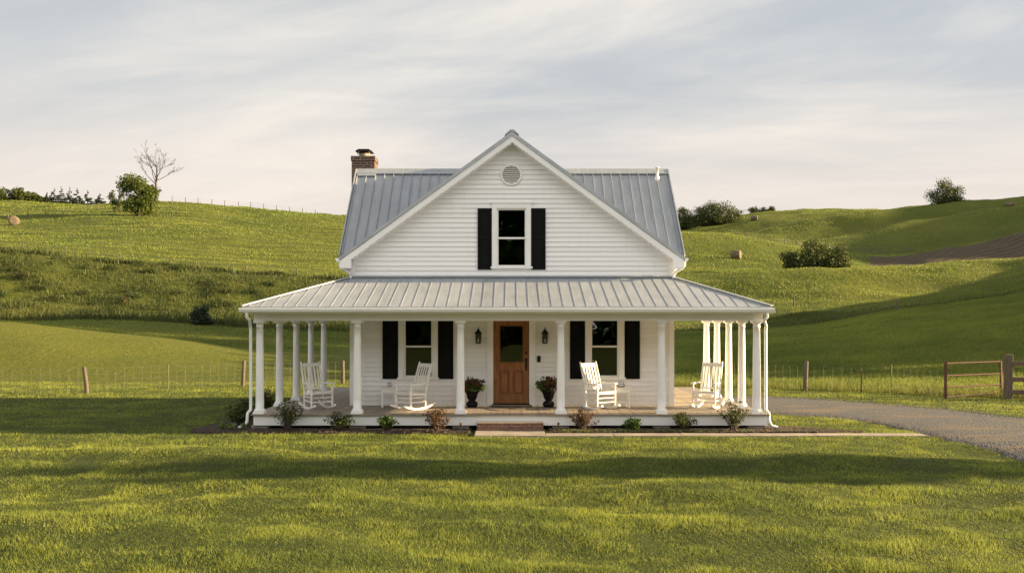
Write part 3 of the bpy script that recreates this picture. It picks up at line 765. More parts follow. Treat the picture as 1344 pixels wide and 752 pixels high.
# gable roof: two slabs, white rake fascia, soffit, galvanised rake trim, ridge cap
th = .07
for sx in (-1, 1):
    MB().prism([(0, ZAP), (sx * XE, ZEV), (sx * XE, ZEV - th), (0, ZAP - th * 1.25)], YE + .03, YB + .3).build('gable_roof', 'roof', house)
    MB().prism([(sx * .0, ZAP + .012), (sx * (XE + .02), ZEV + .0), (sx * (XE + .02), ZEV - .085), (0, ZAP - .10)], YE - .025, YE + .027).build('rake_trim', 'galv', house)
    MB().prism([(0, ZAP - .10), (sx * XE, ZEV - .085), (sx * XE, ZEV - .28), (sx * (XE - .30), ZEV - .28), (sx * (XE - .30), ZEV - .265 + .3 * gs), (0, ZAP - .265)], YE, YE + .035).build('rake_fascia', 'white', house)
    mb = MB().prism([(0, ZAP - .235), (sx * (XE - .3), ZEV - .235 + .3 * gs), (sx * (XE - .3), ZEV - .25 + .3 * gs), (0, ZAP - .25)], YE + .036, YW + .05)
    mb.box(min(sx * XE, sx * (XW + .0)) , max(sx * XE, sx * (XW + .0)), YE + .036, YB, ZEV - .285, ZEV - .27); mb.build('soffit', 'white', house)
    L = XE - .34; nT = 46; up_ = []; dn = []
    for i in range(nT + 1):
        xx = L * i / nT; zz = ZAP - .262 - gs * xx
        up_.append((sx * xx, zz + .03)); dn.append((sx * xx, zz - .0)); 
        if i < nT: x2 = xx + L / nT * .5; dn += [(sx * x2, zz - gs * (x2 - xx)), (sx * x2, zz - gs * (x2 - xx) - .035)]; dn += [(sx * (xx + L / nT), zz - gs * L / nT - .035)]
    MB().prism(up_ + dn[::-1], YE + .036, YE + .055).build('rake_dentil', 'white', house)
mb = MB(); mb.prism([(-.19, ZAP - .10), (-.17, ZAP - .055), (-.05, ZAP + .055), (.05, ZAP + .055), (.17, ZAP - .055), (.19, ZAP - .10), (0, ZAP + .02)], YE - .04, YB + .32)
mb.build('ridge_cap', 'galv', house)
# cross roof behind the gable, with standing seams
sl_f = (ZR - ZEV) / (YR - YE)
xv = (ZAP - ZR) / gs - .03
mb = MB()
mb.prism([(YR, ZR), (YB + .3, ZEV), (YB + .3, ZEV - .06), (YR, ZR - .09)], -XE, XE, 'x')
for sx in (-1, 1):
    tri = [(sx * XE, YE + .02, ZEV + .02), (sx * XE, YR, ZR), (sx * xv, YR, ZR)]
    lo_ = [(p[0], p[1], p[2] - .06) for p in tri]
    mb.add(tri + lo_, [(0, 1, 2), (5, 4, 3), (0, 3, 4, 1), (1, 4, 5, 2)])
k = -XE + .05
while k < XE:
    yv = max(YE + .04, YE + (ZAP - gs * abs(k) - ZEV) / sl_f)
    if yv < YR - .1: mb.bar((k, yv, ZEV + .04 + sl_f * (yv - YE)), (k, YR - .02, ZR + .012), .018, .045, (0, -.7, .7))
    k += .262
rf = mb.build('main_roof', 'roof', house)
mb = MB(); mb.prism([(YR - .16, ZR - .10), (YR - .15, ZR - .065), (YR, ZR + .075), (YR + .15, ZR - .03), (YR + .16, ZR - .07), (YR, ZR + .03)], -XE - .03, XE + .03, 'x'); mb.build('ridge_cap', 'roof', rf)
for sx in (-1, 1):
    mb = MB().bar((sx * (XE + .012), YE + .03, ZEV + .03), (sx * (XE + .012), YR, ZR + .02), .03, .13, (0, -.7, .7)); mb.build('rake_trim', 'galv', rf)
# gable-end gutters and the little elbows that drop onto the porch roof
for sx in (-1, 1):
    gpr = [(sx * (XE + .00), ZEV - .02), (sx * (XE + .10), ZEV - .02), (sx * (XE + .115), ZEV - .05), (sx * (XE + .07), ZEV - .11), (sx * (XE + .00), ZEV - .11)]
    MB().prism(gpr, YE - .02, YB).build('gutter', 'white', house)
    y = YE + .14
    mb = MB().tube([(sx * (XE + .03), y, ZEV - .10), (sx * (XE + .03), y, ZEV - .20), (sx * (XE - .02), y + .02, ZEV - .27), (sx * (XW + .10), y + .12, ZEV - .36), (sx * (XW + .045), y + .16, ZEV - .46), (sx * (XW + .045), y + .2, 3.86), (sx * (XW + .02), y + .1, 3.80)], .036, 8)
    mb.build('downspout', 'white', house)

# chimney and vent pipe
cxa, cxb, cya, cyb = PX(461.5, 27.0), PX(491.5, 27.0), 27.0, 27.66
zt = PZ(205, 27.0)
mb = MB().box(cxa, cxb, cya, cyb, 0, zt - .14).box(cxa - .02, cxb + .02, cya - .02, cyb + .02, zt - .14, zt)
ch = mb.build('chimney', 'brick', house)
mb = MB(); mx, my = (cxa + cxb) / 2, (cya + cyb) / 2
mb.lathe([(.17, zt), (.17, zt + .12), (.14, zt + .12), (.14, zt + .02)], 16, (mx, my, 0)); mb.build('flue', 'concrete', ch)
for a in (-.16, .16):
    for b in (-.18, .18): MB().bar((mx + a, my + b, zt), (mx + a, my + b, zt + .17), .02, .02).build('cap_post', 'pvc', ch)
MB().prism([(mx - .25, zt + .165), (mx + .25, zt + .165), (mx + .15, zt + .225), (mx - .15, zt + .225)], my - .26, my + .26).build('chimney_cap', 'iron', ch)
mb = MB().bar((PX(481, 26.3), YR - .02, ZR + .035), (PX(481, 26.3), YR - .22, ZR - .17), .5, .02, (0, -.7, .7)); mb.build('flashing', 'galv', ch)
vpx, vpy = PX(862.5, 26.25), 26.25; vz0 = ZEV + (vpy - YE) * sl_f
MB().lathe([(.085, -.12), (.075, .03), (.045, .07), (.045, .30), (.058, .30), (.058, .335), (.02, .335)], 12, (vpx, vpy, vz0)).build('vent_pipe', 'pvc', house)

# porch
mb = MB(); k = -6.3
while k < 6.2:
    a, b = k, min(k + .139, 6.22)
    if b <= -XW or a >= XW: mb.box(a, b, 21.93, 31.0, ZF - .03, ZF)
    else: mb.box(a, b, 21.93, YW + .02, ZF - .03, ZF)
    k += .145
mb.build('porch_floor', 'floor', house, bevel=.004)
mb = MB().box(-6.25, 6.18, 22.0, 22.03, .125, ZF - .032); mb.box(-6.25, -6.22, 22.032, 30.9, .125, ZF - .032); mb.box(6.15, 6.18, 22.032, 30.9, .125, ZF - .032)
mb.build('porch_skirt', 'white', house)
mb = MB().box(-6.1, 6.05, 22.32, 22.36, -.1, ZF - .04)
mb.build('porch_gap_shade', 'dark', house)  # dark board standing in for the shaded gap under the porch
for px in (341, 469, 605, 736, 868, 992): MB().box(PX(px, 22.1) - .2, PX(px, 22.1) + .2, 22.06, 22.3, -.05, .122).build('pier', 'concrete', house)
XL, XR = PX(341, 22.14), PX(993, 22.14); ZB = ZC + .0
def column(x, y):
    z0, z1 = ZF, ZB; mb = MB(); h = z1 - z0
    mb.box(x - .135, x + .135, y - .135, y + .135, z0, z0 + .055)
    pr = [(.13, .055), (.135, .075), (.13, .10), (.112, .115)]
    for i in range(9):
        t = i / 8; pr.append((.100 - .020 * t ** 1.6, .12 + (h - .12 - .16) * t))
    pr += [(.092, h - .155), (.092, h - .135), (.080, h - .13), (.080, h - .085), (.10, h - .07), (.115, h - .05)]
    mb.lathe(pr, 28, (x, y, z0)); mb.box(x - .125, x + .125, y - .125, y + .125, z1 - .05, z1)
    mb.build('column', 'white', house)
for px in (341, 469, 604.5, 736, 868, 993): column(PX(px, 22.14), 22.14)
for k in range(1, 5): column(XL, 22.14 + k * 1.88); column(XR, 22.14 + k * 1.43)
mb = MB().box(XL - .12, XR + .12, 22.03, 22.26, ZB, ZB + .20).box(XL - .12, XL + .12, 22.262, 31.0, ZB, ZB + .20).box(XR - .12, XR + .12, 22.262, 31.0, ZB, ZB + .20)
mb.build('porch_beam', 'white', house)
MB().box(-6.3, 6.3, 21.75, YW - .05, ZB + .202, ZB + .225).box(-6.3, -XW - .05, YW - .045, 31, ZB + .202, ZB + .225).box(XW + .05, 6.3, YW - .045, 31, ZB + .202, ZB + .225).build('porch_ceiling', 'white', house)
# porch roof: front and two side slopes meeting on hips
YE2 = 21.62; ZE2 = 2.985; ZW2 = PZ(364, YW) ; XEL, XER = PX(317, YE2), PX(1013.5, YE2); t2 = .05
fl, fr_ = (XEL, YE2), (XER, YE2)
mb = MB(); mb.add([(XEL, YE2, ZE2), (XER, YE2, ZE2), (XW, YW, ZW2), (-XW, YW, ZW2), (XEL, YE2, ZE2 - t2), (XER, YE2, ZE2 - t2), (XW, YW, ZW2 - t2), (-XW, YW, ZW2 - t2)],
       [(0, 1, 2, 3), (7, 6, 5, 4), (0, 4, 5, 1), (2, 6, 7, 3)])
for sx, xe in ((-1, XEL), (1, XER)):
    xw = sx * XW
    mb.add([(xe, YE2, ZE2), (xw, YW, ZW2), (xw, YB + .4, ZW2), (xe, YB + .4, ZE2), (xe, YE2, ZE2 - t2), (xw, YW, ZW2 - t2), (xw, YB + .4, ZW2 - t2), (xe, YB + .4, ZE2 - t2)],
           [(0, 1, 2, 3), (7, 6, 5, 4), (0, 3, 7, 4), (2, 3, 7, 6)])
sl2 = (ZW2 - ZE2) / (YW - YE2); k = XEL + .17
while k < XER - .08:
    if k < -XW: top = YE2 + (YW - YE2) * (k - XEL) / (-XW - XEL)
    elif k > XW: top = YE2 + (YW - YE2) * (XER - k) / (XER - XW)
    else: top = YW - .03
    top -= .02
    if top > YE2 + .12: mb.bar((k, YE2 + .01, ZE2 + .008), (k, top, ZE2 + .008 + sl2 * (top - YE2)), .012, .009, (0, 0, 1))
    k += .277
for sx, xe in ((-1, XEL), (1, XER)):
    y = YW + .15
    while y < YB + .3: mb.bar((xe, y, ZE2 + .02), (sx * (XW + .03), y, ZW2 + .02), .012, .009); y += .277
pr_ = mb.build('porch_roof', 'roof', house)
for sx, xe in ((-1, XEL), (1, XER)):
    MB().bar((xe, YE2, ZE2 + .028), (sx * XW, YW - .01, ZW2 + .028), .10, .022).build('hip_cap', 'roof', pr_)
MB().bar((-XW - .05, YW - .05, ZW2 + .02), (XW + .05, YW - .05, ZW2 + .02), .12, .035, (0, -.3, .95)).build('wall_flashing', 'galv', pr_)
# eave fascia and gutter
mb = MB().box(XEL + .06, XER - .06, YE2 + .05, YE2 + .075, ZB + .17, ZE2 - t2 - .002)
for xe, a in ((XEL + .05, 1), (XER - .05, -1)): mb.box(min(xe, xe + a * .025), max(xe, xe + a * .025), YE2 + .08, YB + .3, ZB + .17, ZE2 - t2 - .002)
mb.build('eave_fascia', 'white', house)
gp = [(YE2 + .05, ZE2 - .035), (YE2 - .075, ZE2 - .035), (YE2 - .082, ZE2 - .055), (YE2 - .07, ZE2 - .075), (YE2 - .06, ZE2 - .11), (YE2 - .02, ZE2 - .145), (YE2 + .05, ZE2 - .15)]
mb = MB().prism(gp, XEL - .05, XER + .05, 'x')
mb.build('gutter', 'white', house)
for sx, xe in ((-1, XEL), (1, XER)):
    pts = [(xe - sx * .12, YE2, ZE2 - .14), (xe - sx * .12, YE2, ZE2 - .24), (xe - sx * .16, YE2 + .1, ZE2 - .32)]
    xc = (XL if sx < 0 else XR) + sx * .20
    pts += [(xc + sx * .0, 22.02, ZE2 - .46), (xc, 22.06, ZE2 - .56), (xc, 22.06, .62), (xc, 22.06, .50), (xc + sx * .06, 22.02, .42), (xc + sx * .07, 22.0, .22), (xc + sx * .12, 21.97, .12), (xc + sx * .26, 21.93, .08)]
    MB().tube(pts, .036, 10).build('downspout', 'white', house)

# ------------------------------------------------------------------ step, mat
st = MB()
sx0, sx1 = PX(626, 21.7), PX(713, 21.7)
st.box(sx0, sx1, 21.62, 21.98, -.02, .225)
tag(st.build('brick_step', 'stepbrick', bevel=.008), 'red brick step below the porch edge in front of the door', 'step')
tag(MB().box(PX(645, YW), PX(698, YW), YW - .52, YW - .07, ZF + .002, ZF + .02).build('doormat', 'mat'), 'black rubber doormat lying before the wooden front door', 'doormat')

# ------------------------------------------------------------------ rocking chairs
def rocking_chair(label, loc, rz):
    t = thing('rocking_chair', label, 'rocking chair', loc, rz, 'white rocking chairs on the porch')
    P = lambda y: .022 + max(0, y - .02) ** 2 * .42 + max(0, -(y - .02)) ** 2 * .40
    for sx in (-1, 1):
        mb = MB(); n = 14; pts = [(sx * .275, -.46 + i * 1.0 / n, 0) for i in range(n + 1)]
        for a, b in zip(pts[:-1], pts[1:]): mb.bar((a[0], a[1], P(a[1]) + .0), (b[0], b[1] + .004, P(b[1])), .046, .052)
        mb.build('rocker', 'chairpaint', t, True)
        MB().lathe([(.022, P(-.26) + .0), (.027, .25), (.029, .42), (.027, .50), (.024, .635)], 10, (sx * .285, -.26, 0)).build('leg', 'chairpaint', t, True)
        MB().tube([(sx * .262, .235, P(.235)), (sx * .255, .25, .40), (sx * .252, .36, .80), (sx * .252, .485, 1.17), (sx * .252, .492, 1.19)], [.022, .028, .027, .022, .014], 10).build('back_post', 'chairpaint', t, True)
        mb = MB(); mb.prism([(sx * .235, -.33), (sx * .335, -.33), (sx * .345, -.30), (sx * .335, -.1), (sx * .29, .31), (sx * .25, .31), (sx * .245, 0)], .632, .664, 'z'); mb.build('armrest', 'chairpaint', t, True)
        for zz in (.19, .30): MB().tube([(sx * .283, -.26, zz), (sx * .258, .245, zz + .01)], .0155, 8).build('stretcher', 'chairpaint', t, True)
    for zz in (.18, .29): MB().tube([(-.285, -.26, zz), (.285, -.26, zz)], .0155, 8).build('stretcher', 'chairpaint', t, True)
    MB().tube([(-.255, .243, .22), (.255, .243, .22)], .0155, 8).build('stretcher', 'chairpaint', t, True)
    mb = MB(); mb.bar((-.29, -.27, .415), (.29, -.27, .415), .03, .05); mb.bar((-.285, -.26, .405), (-.255, .24, .375), .028, .045); mb.bar((.285, -.26, .405), (.255, .24, .375), .028, .045)
    for i in range(9):
        y = -.285 + i * .062; zz = .438 - .10 * (i / 8) ** 1.2 * .55 + (.012 if i == 0 else 0); mb.bar((-.27, y, zz), (.27, y, zz), .05, .018)
    mb.build('seat', 'chairpaint', t, True)
    mb = MB(); bk = lambda z: .25 + (z - .40) * .275 + (z - .4) ** 2 * .06
    for z, hgt in ((.50, .045), (1.10, .095)): mb.bar((-.245, bk(z), z), (.245, bk(z), z), .024, hgt, (0, .28, .96))
    for i in range(5):
        x = -.18 + i * .09
        zs = [.50, .66, .82, .98, 1.08]
        for a, b in zip(zs[:-1], zs[1:]): mb.bar((x, bk(a) - .004, a), (x, bk(b) - .004, b + .003), .040, .016, (0, 1, -.28))
    mb.build('backrest', 'chairpaint', t, True)
    return t
rc = rocking_chair('white rocking chair alone at the left end of the porch beside the shaded side columns', (PX(417, 23.4), 23.4, ZF), R(36))
for (px, D, rz, lab) in ((540, 23.25, R(-44), 'white rocking chair with its back to the left porch window, turned toward a small table'),
                         (787, 23.35, R(33), 'white rocking chair right of the door, between right window and small lantern table'),
                         (928, 23.5, R(-30), 'white rocking chair in sunlight at the right end of the porch')):
    c = copy_tree(rc); c.location = (PX(px, D), D, ZF); c.rotation_euler = (0, 0, rz); c['label'] = lab

# side tables and what stands on them
def side_table(label, px, D, wd=.36):
    x = PX(px, D); t = thing('side_table', label, 'side table', (x, D, ZF), R(6), 'small white porch tables')
    h = wd / 2; MB().box(-h - .02, h + .02, -h - .02, h + .02, .50, .53).build('tabletop', 'chairpaint', t, True, .005)
    MB().box(-h + .02, h - .02, -h + .0, -h + .02, .40, .499).box(-h + .02, h - .02, h - .02, h, .40, .499).box(-h, -h + .02, -h + .0, h, .40, .499).box(h - .02, h, -h, h, .40, .499).build('apron', 'chairpaint', t, True)
    for a in (-1, 1):
        for b in (-1, 1): MB().bar((a * (h - .022), b * (h - .022), 0), (a * (h - .022), b * (h - .022), .499), .04, .04).build('leg', 'chairpaint', t, True)
    MB().box(-h + .04, h - .04, -h + .04, h - .04, .14, .16).build('shelf', 'chairpaint', t, True)
    return x, D
x, D = side_table('small white table with dark mug beside the chair left of the door', 510, 23.75)
mg = thing('mug', 'dark mug standing on the small white table left of the door', 'mug', (x + .02, D - .02, ZF + .532))
bdy = MB().lathe([(.04, 0), (.048, .01), (.05, .11), (.045, .11), (.04, .02)], 14, (0, 0, 0)).build('body', 'galv', mg, True)
MB().tube([(.047, 0, .09), (.08, 0, .085), (.085, 0, .05), (.047, 0, .025)], .008, 6).build('handle', 'galv', mg, True)
x, D = side_table('small white table with flat caddy beside the chair right of the door', 815, 23.7, .40)
ln = thing('caddy', 'low dark wire caddy on the small white table by the right window', 'caddy', (x, D, ZF + .532))
mb = MB().box(-.09, .09, -.06, .06, 0, .02)
for a in (-.085, .085):
    for b in (-.055, .055): mb.bar((a, b, .02), (a, b, .07), .008, .008)
mb.bar((-.09, -.055, .07), (.09, -.055, .07), .008, .008); mb.bar((-.09, .055, .07), (.09, .055, .07), .008, .008); mb.build('rack', 'iron', ln, True)
MB().tube([(-.085, 0, .02), (-.06, 0, .13), (.06, 0, .13), (.085, 0, .02)], .006, 6).build('handle', 'iron', ln, True)

# ------------------------------------------------------------------ foliage
def leafcloud(n, blobs, size, seed, shell=2.4, flat=.35, aspect=.62):
    rs = np.random.RandomState(seed); bl = np.array(blobs, float)
    wv = (bl[:, 3] * bl[:, 4] * bl[:, 5]) ** .75; wv = wv / wv.sum()
    k = rs.choice(len(bl), n, p=wv); d = rs.normal(size=(n, 3)); d /= np.linalg.norm(d, axis=1)[:, None]
    r = rs.rand(n) ** (1 / shell) * (1 + .10 * rs.normal(size=n))
    c = bl[k, :3] + d * r[:, None] * bl[k, 3:6]
    nrm = d * .9 + rs.normal(size=(n, 3)) * .75 + np.array([0, 0, flat]); nrm /= np.linalg.norm(nrm, axis=1)[:, None]
    t = np.cross(nrm, rs.normal(size=(n, 3))); t /= np.linalg.norm(t, axis=1)[:, None]; b = np.cross(nrm, t)
    s = (size * rs.uniform(.6, 1.35, n))[:, None]
    V = np.stack([c - t * s, c - b * s * aspect, c + t * s, c + b * s * aspect], 1).reshape(-1, 3)
    tint = rs.rand(len(bl))
    return V, np.arange(4 * n).reshape(n, 4), np.repeat(np.clip(.55 * rs.rand(n) + .45 * tint[k], 0, 1), 4)
def clumps(c, rad, n, cr, seed, floor=-1e9):
    rs = np.random.RandomState(seed); o = []
    for i in range(n):
        while True:
            d = rs.uniform(-1, 1, 3)
            q = np.linalg.norm(d)
            if q < 1 and (q > .35 or rs.rand() < .3): break
        p = np.array(c) + d * np.array(rad) * .86; p[2] = max(p[2], floor)
        r = cr * rs.uniform(.6, 1.25); o.append((p[0], p[1], p[2], r * rs.uniform(.9, 1.3), r * rs.uniform(.9, 1.3), r * rs.uniform(.65, .95)))
    return o
def tree(name, label, cat, px, D, top_py, w_px, seed, mat='leaf', n=2600, trunk=.22, base_frac=.12, nclump=26, group=None, x=None, base_z=None, leaf=None, lowfrac=None):
    x = PX(px, D) if x is None else x; z = h1(x, D) if base_z is None else base_z
    hgt = PZ(top_py, D) - z; wid = w_px * D / F
    t = thing(name, label, cat, (x, D, z - .05), 0, group)
    lo = z + hgt * base_frac; cz = (lo + z + hgt) / 2; rz = (z + hgt - lo) / 2; rx = wid / 2; fl = -1e9
    if base_frac == 0: cz = z + hgt * .24; rz = hgt * .76; fl = z + .12 * hgt
    cl = clumps((x, D, cz), (rx, rx * .9, rz), nclump, min(rx, rz) * .40, seed, fl)
    if base_frac == 0: cl.append((x, D, cz, rx * .62, rx * .6, rz * .7))
    V, Fc, rr = leafcloud(int(n * 1.5), cl, (leaf or max(.10, .035 * min(hgt, wid))) * .85, seed + 1)
    V[:, 2] = np.maximum(V[:, 2], z + .02)
    fast_mesh('crown', V, Fc, mat, t, rnd=rr, off=root_loc(t))
    rs = random.Random(seed); mb = MB(); r0 = max(.06, hgt * .022)
    th_ = z + hgt * .62
    mb.tube([(x, D, z - .2), (x + rs.uniform(-.1, .1), D, z + hgt * .2), (x + rs.uniform(-.2, .2), D, z + hgt * .42), (x, D, th_)], [r0 * 1.3, r0, r0 * .75, r0 * .25], 7)
    for q in rs.sample(cl, min(9, len(cl))):
        s = z + hgt * rs.uniform(.18, .5); m_ = ((x + q[0]) / 2, (D + q[1]) / 2, s + (q[2] - s) * .42)
        mb.tube([(x, D, s), m_, q[:3]], [r0 * .5, r0 * .32, r0 * .1], 5)
    mb.build('trunk', 'bark', t)
    return t
def shrub(name, label, cat, x, y, z, wid, hgt, seed, mat='leafshrub', n=420, leaf=.028, nst=14, group=None, wispy=False, nclump=16, twig='twig'):
    t = thing(name, label, cat, (x, y, z), 0, group); rs = random.Random(seed); mb = MB(); cl = []
    for i in range(nst):
        a = rs.uniform(0, 6.28); rr = rs.uniform(.1, 1) * wid / 2; hh = hgt * rs.uniform(.6, 1.0) * (1 - .35 * (rr / (wid / 2)) ** 2)
        e = (x + rr * math.cos(a), y + rr * math.sin(a) * .8, z + hh)
        m_ = (x + rr * .45 * math.cos(a), y + rr * .4 * math.sin(a), z + hh * .55)
        mb.tube([(x + .04 * math.cos(a), y + .04 * math.sin(a), z - .03), m_, e], [.009, .006, .003], 4)
        q = .10 if wispy else .16
        for f in ((.45, .7, 1.0) if wispy else (.55, .95)):
            c = [m_[j] + (e[j] - m_[j]) * (f - .45) / .55 for j in range(3)]
            cl.append((c[0], c[1], c[2], wid * q, wid * q, hgt * q * (1.2 if wispy else 1.0)))
    V, Fc, rr = leafcloud(n, cl, leaf, seed)
    V[:, 2] = np.maximum(V[:, 2], z + .0)
    fast_mesh('foliage', V, Fc, mat, t, rnd=rr, off=root_loc(t))
    mb.build('stem', twig, t); return t

# foundation planting
def bedx(px, D=21.62): return PX(px, D)
shrub('shrub', 'tall wispy grey green shrub before the left chair on the porch front', 'shrub', bedx(377), 21.62, .03, .85, .74, 21, 'leafshrub', 1100, .024, 30, wispy=True, group='shrubs along the porch front')
shrub('shrub', 'dark compact shrub below porch, left of the second column', 'shrub', bedx(445), 21.65, .03, .70, .46, 22, 'leafdark', 1100, .024, 26, group='shrubs along the porch front')
shrub('shrub', 'low fresh green broadleaf shrub below the small table left of the door', 'shrub', bedx(507), 21.62, .03, .56, .38, 23, 'leafgreen', 480, .036, 18, group='shrubs along the porch front')
shrub('shrub', 'reddish brown leaved shrub left of the brick step', 'shrub', bedx(574), 21.62, .03, .66, .54, 24, 'leafred', 1000, .026, 26, group='shrubs along the porch front')
shrub('shrub', 'brownish twiggy shrub right of the brick step under the rocking chair', 'shrub', bedx(766), 21.62, .03, .80, .52, 25, 'leafred', 850, .024, 28, wispy=True, group='shrubs along the porch front')
shrub('shrub', 'small low bright green shrub in the right bed', 'shrub', bedx(832), 21.62, .03, .56, .32, 26, 'leafgreen', 440, .034, 18, group='shrubs along the porch front')
shrub('shrub', 'dark rounded shrub below the fifth column right of the green one', 'shrub', bedx(896), 21.65, .03, .68, .44, 27, 'leafdark', 1000, .024, 24, group='shrubs along the porch front')
shrub('shrub', 'tall feathery olive shrub below the chair at the right porch end', 'shrub', bedx(963), 21.62, .03, .84, .74, 28, 'leafshrub', 1100, .024, 30, wispy=True, group='shrubs along the porch front')
shrub('shrub', 'broad dark shrub at the left porch corner by the downspout', 'shrub', -6.75, 22.7, .03, .75, .46, 29, 'leafdark', 1100, .03, 26, group='shrubs at the left porch side')
shrub('shrub', 'dark bushy shrub seen between the first two left side columns', 'shrub', -6.72, 25.2, .03, .95, .82, 30, 'leafdark', 1200, .03, 26, group='shrubs at the left porch side')
shrub('shrub', 'dark low shrub in shade behind the left corner shrub', 'shrub', -7.0, 23.9, .03, .9, .6, 31, 'leafdark', 900, .03, 22, group='shrubs at the left porch side')
for i, (px, py, lab) in enumerate(((292, 564, 'small pale green hosta farthest left in the dark mulch bed'), (305, 563, 'small pale green hosta second from left in dark mulch'), (319, 563.5, 'small pale green hosta nearest the left downspout'))):
    x, y = PX(px, 21.85), 21.85
    shrub('hosta', lab, 'hosta', x, y, .03, .22, .18, 40 + i, 'leafpale', 46, .045, 6, group='pale hostas in the left bed')
def stake(px, D, lab):
    t = thing('garden_light', lab, 'garden light', (PX(px, D), D, .03), 0, 'garden lights in the beds'); x = PX(px, D)
    MB().tube([(x, D, 0), (x, D, .20)], .008, 6).build('stake', 'iron', t)
    MB().lathe([(.03, .17), (.026, .20), (.04, .205), (.012, .235)], 10, (x, D, .02)).build('lamp_head', 'rust', t)
stake(605, 21.45, 'small brown garden light in the bed left of the brick step'); stake(733, 21.5, 'small brown garden light in the bed right of the brick step')
# little groundcover tufts and stones along the walk edge on the right
rs = np.random.RandomState(31); n = 420
gcx = np.concatenate([rs.uniform(1.0, 4.6, n), rs.uniform(4.6, 7.6, 60)]); gcy = 21.42 + .13 * rs.rand(len(gcx)); 
V, Fc, rr = leafcloud(3200, [(a, b, .06, .05, .04, .035) for a, b in zip(gcx, gcy)], .013, 5)
tag(fast_mesh('groundcover', V, Fc, 'leafpale', rnd=rr), kind='stuff')
n = 2600; sx, sy = rs.uniform(-7.6, 8.3, n), rs.uniform(21.3, 22.5, n); ok = in_poly(sx, sy, BED_R) | (in_poly(sx, sy, BED_L) & (rs.rand(n) < .35)); sx, sy = sx[ok], sy[ok]; n = len(sx)
ss = rs.uniform(.012, .035, n); an = rs.uniform(0, 6.28, n); cor = [np.stack([sx + ss * np.cos(an + k * 2.1), sy + ss * np.sin(an + k * 2.1), np.full(n, .035)], 1) for k in range(3)] + [np.stack([sx, sy, .05 + ss * .8], 1)]
V = np.stack(cor, 1).reshape(-1, 3); b4 = np.arange(n) * 4
tag(fast_mesh('bark_chips', V, np.concatenate([np.stack([b4, b4 + 1, b4 + 3], 1), np.stack([b4 + 1, b4 + 2, b4 + 3], 1), np.stack([b4 + 2, b4, b4 + 3], 1)]), 'rustwood'), kind='stuff')

# urn planters either side of the door
def planter(px, label, seed):
    D = 23.75; x = PX(px, D); t = thing('flower_planter', label, 'planter', (x, D, ZF), 0, 'urn planters beside the front door')
    MB().lathe([(.10, 0), (.125, .01), (.15, .05), (.155, .09), (.13, .14), (.085, .165), (.09, .19), (.12, .23), (.15, .34), (.175, .40), (.185, .41), (.185, .435), (.15, .435), (.14, .38)], 24, (x, D, ZF)).build('urn', 'urn', t)
    cl = clumps((x, D, ZF + .56), (.36, .30, .19), 26, .10, seed)
    V, Fc, rr = leafcloud(900, cl, .034, seed); fast_mesh('foliage', V, Fc, 'leafgreen', t, rnd=rr, off=root_loc(t))
    cl = clumps((x, D - .03, ZF + .62), (.42, .36, .21), 44, .065, seed + 4)
    cl.append((x, D - .03, ZF + .60, .30, .26, .14))
    V, Fc, rr = leafcloud(900, cl, .026, seed + 2); fast_mesh('flowers', V, Fc, 'flower', t, rnd=rr, off=root_loc(t))
planter(619.5, 'black urn of dark red flowers left of the front door', 61)
planter(720, 'black urn of dark red flowers right of the front door, partly behind a column', 71)

# ------------------------------------------------------------------ fences
def post_mb(x, y, z, h, r=.06, lean=(0, 0), n=9, square=False):
    mb = MB()
    if square: mb.bar((x, y, z - .3), (x + lean[0], y + lean[1], z + h), r * 2, r * 2, (0, 1, 0))
    else: mb.tube([(x, y, z - .3), (x + lean[0] * .4, y + lean[1] * .4, z + h * .4), (x + lean[0], y + lean[1], z + h - .02), (x + lean[0], y + lean[1], z + h)], [r * 1.08, r, r * .92, r * .7], n)
    return mb
def wires(pts, heights, r, stay=None, stay_h=None):
    mb = MB()
    for a, b in zip(pts[:-1], pts[1:]):
        L = math.hypot(b[0] - a[0], b[1] - a[1]); n = max(2, int(L / 2.5))
        for hh in heights:
            q = [(a[0] + (b[0] - a[0]) * i / n, a[1] + (b[1] - a[1]) * i / n) for i in range(n + 1)]
            mb.tube([(p[0], p[1], h1(p[0], p[1]) + hh - .02 * math.sin(math.pi * (i / n))) for i, p in enumerate(q)], r, 3, False)
        if stay:
            m_ = int(L / stay)
            for i in range(m_):
                t = i / m_; x, y = a[0] + (b[0] - a[0]) * t, a[1] + (b[1] - a[1]) * t; z = h1(x, y); mb.tube([(x, y, z + .05), (x, y, z + stay_h)], r * .8, 3, False)
    return mb
def fence(label, posts, wire_h, group=None, r=.06, wr=.004, stay=None, mat='post', square=False, name='wire_fence'):
    x, y = posts[0][0], posts[0][1]
    t = thing(name, label, 'fence', (x, y, h1(x, y)), 0, group); rs = random.Random(len(label))
    for p in posts:
        kind = p[3] if len(p) > 3 else mat
        rr = r if kind == mat else .022
        post_mb(p[0], p[1], h1(p[0], p[1]), p[2], rr, p[4] if len(p) > 4 else (rs.uniform(-.03, .03), 0), 9 if rr > .05 else 6, square).build('post', kind, t)
    if wire_h: wires(posts, wire_h, wr, stay, max(wire_h)).build('wire', 'wire', t)
    return t
def fp(px, py_base, py_top, kind='post', lean=(0, 0)):
    x, D = GP(px, py_base); return (x, D, (py_base - py_top) * D / F, kind, lean)
fence('wire fence with two weathered wooden posts left of the house along the lawn edge', [fp(-140, 521, 485), fp(115, 516, 481.5, 'post', (-.13, 0)), fp(221, 511, 478, 'tpost'), fp(318.5, 507, 473, 'post', (.06, 0)), fp(450, 503, 473)],
      [.15, .32, .5, .7, .92], wr=.0028, stay=.30, r=.075)
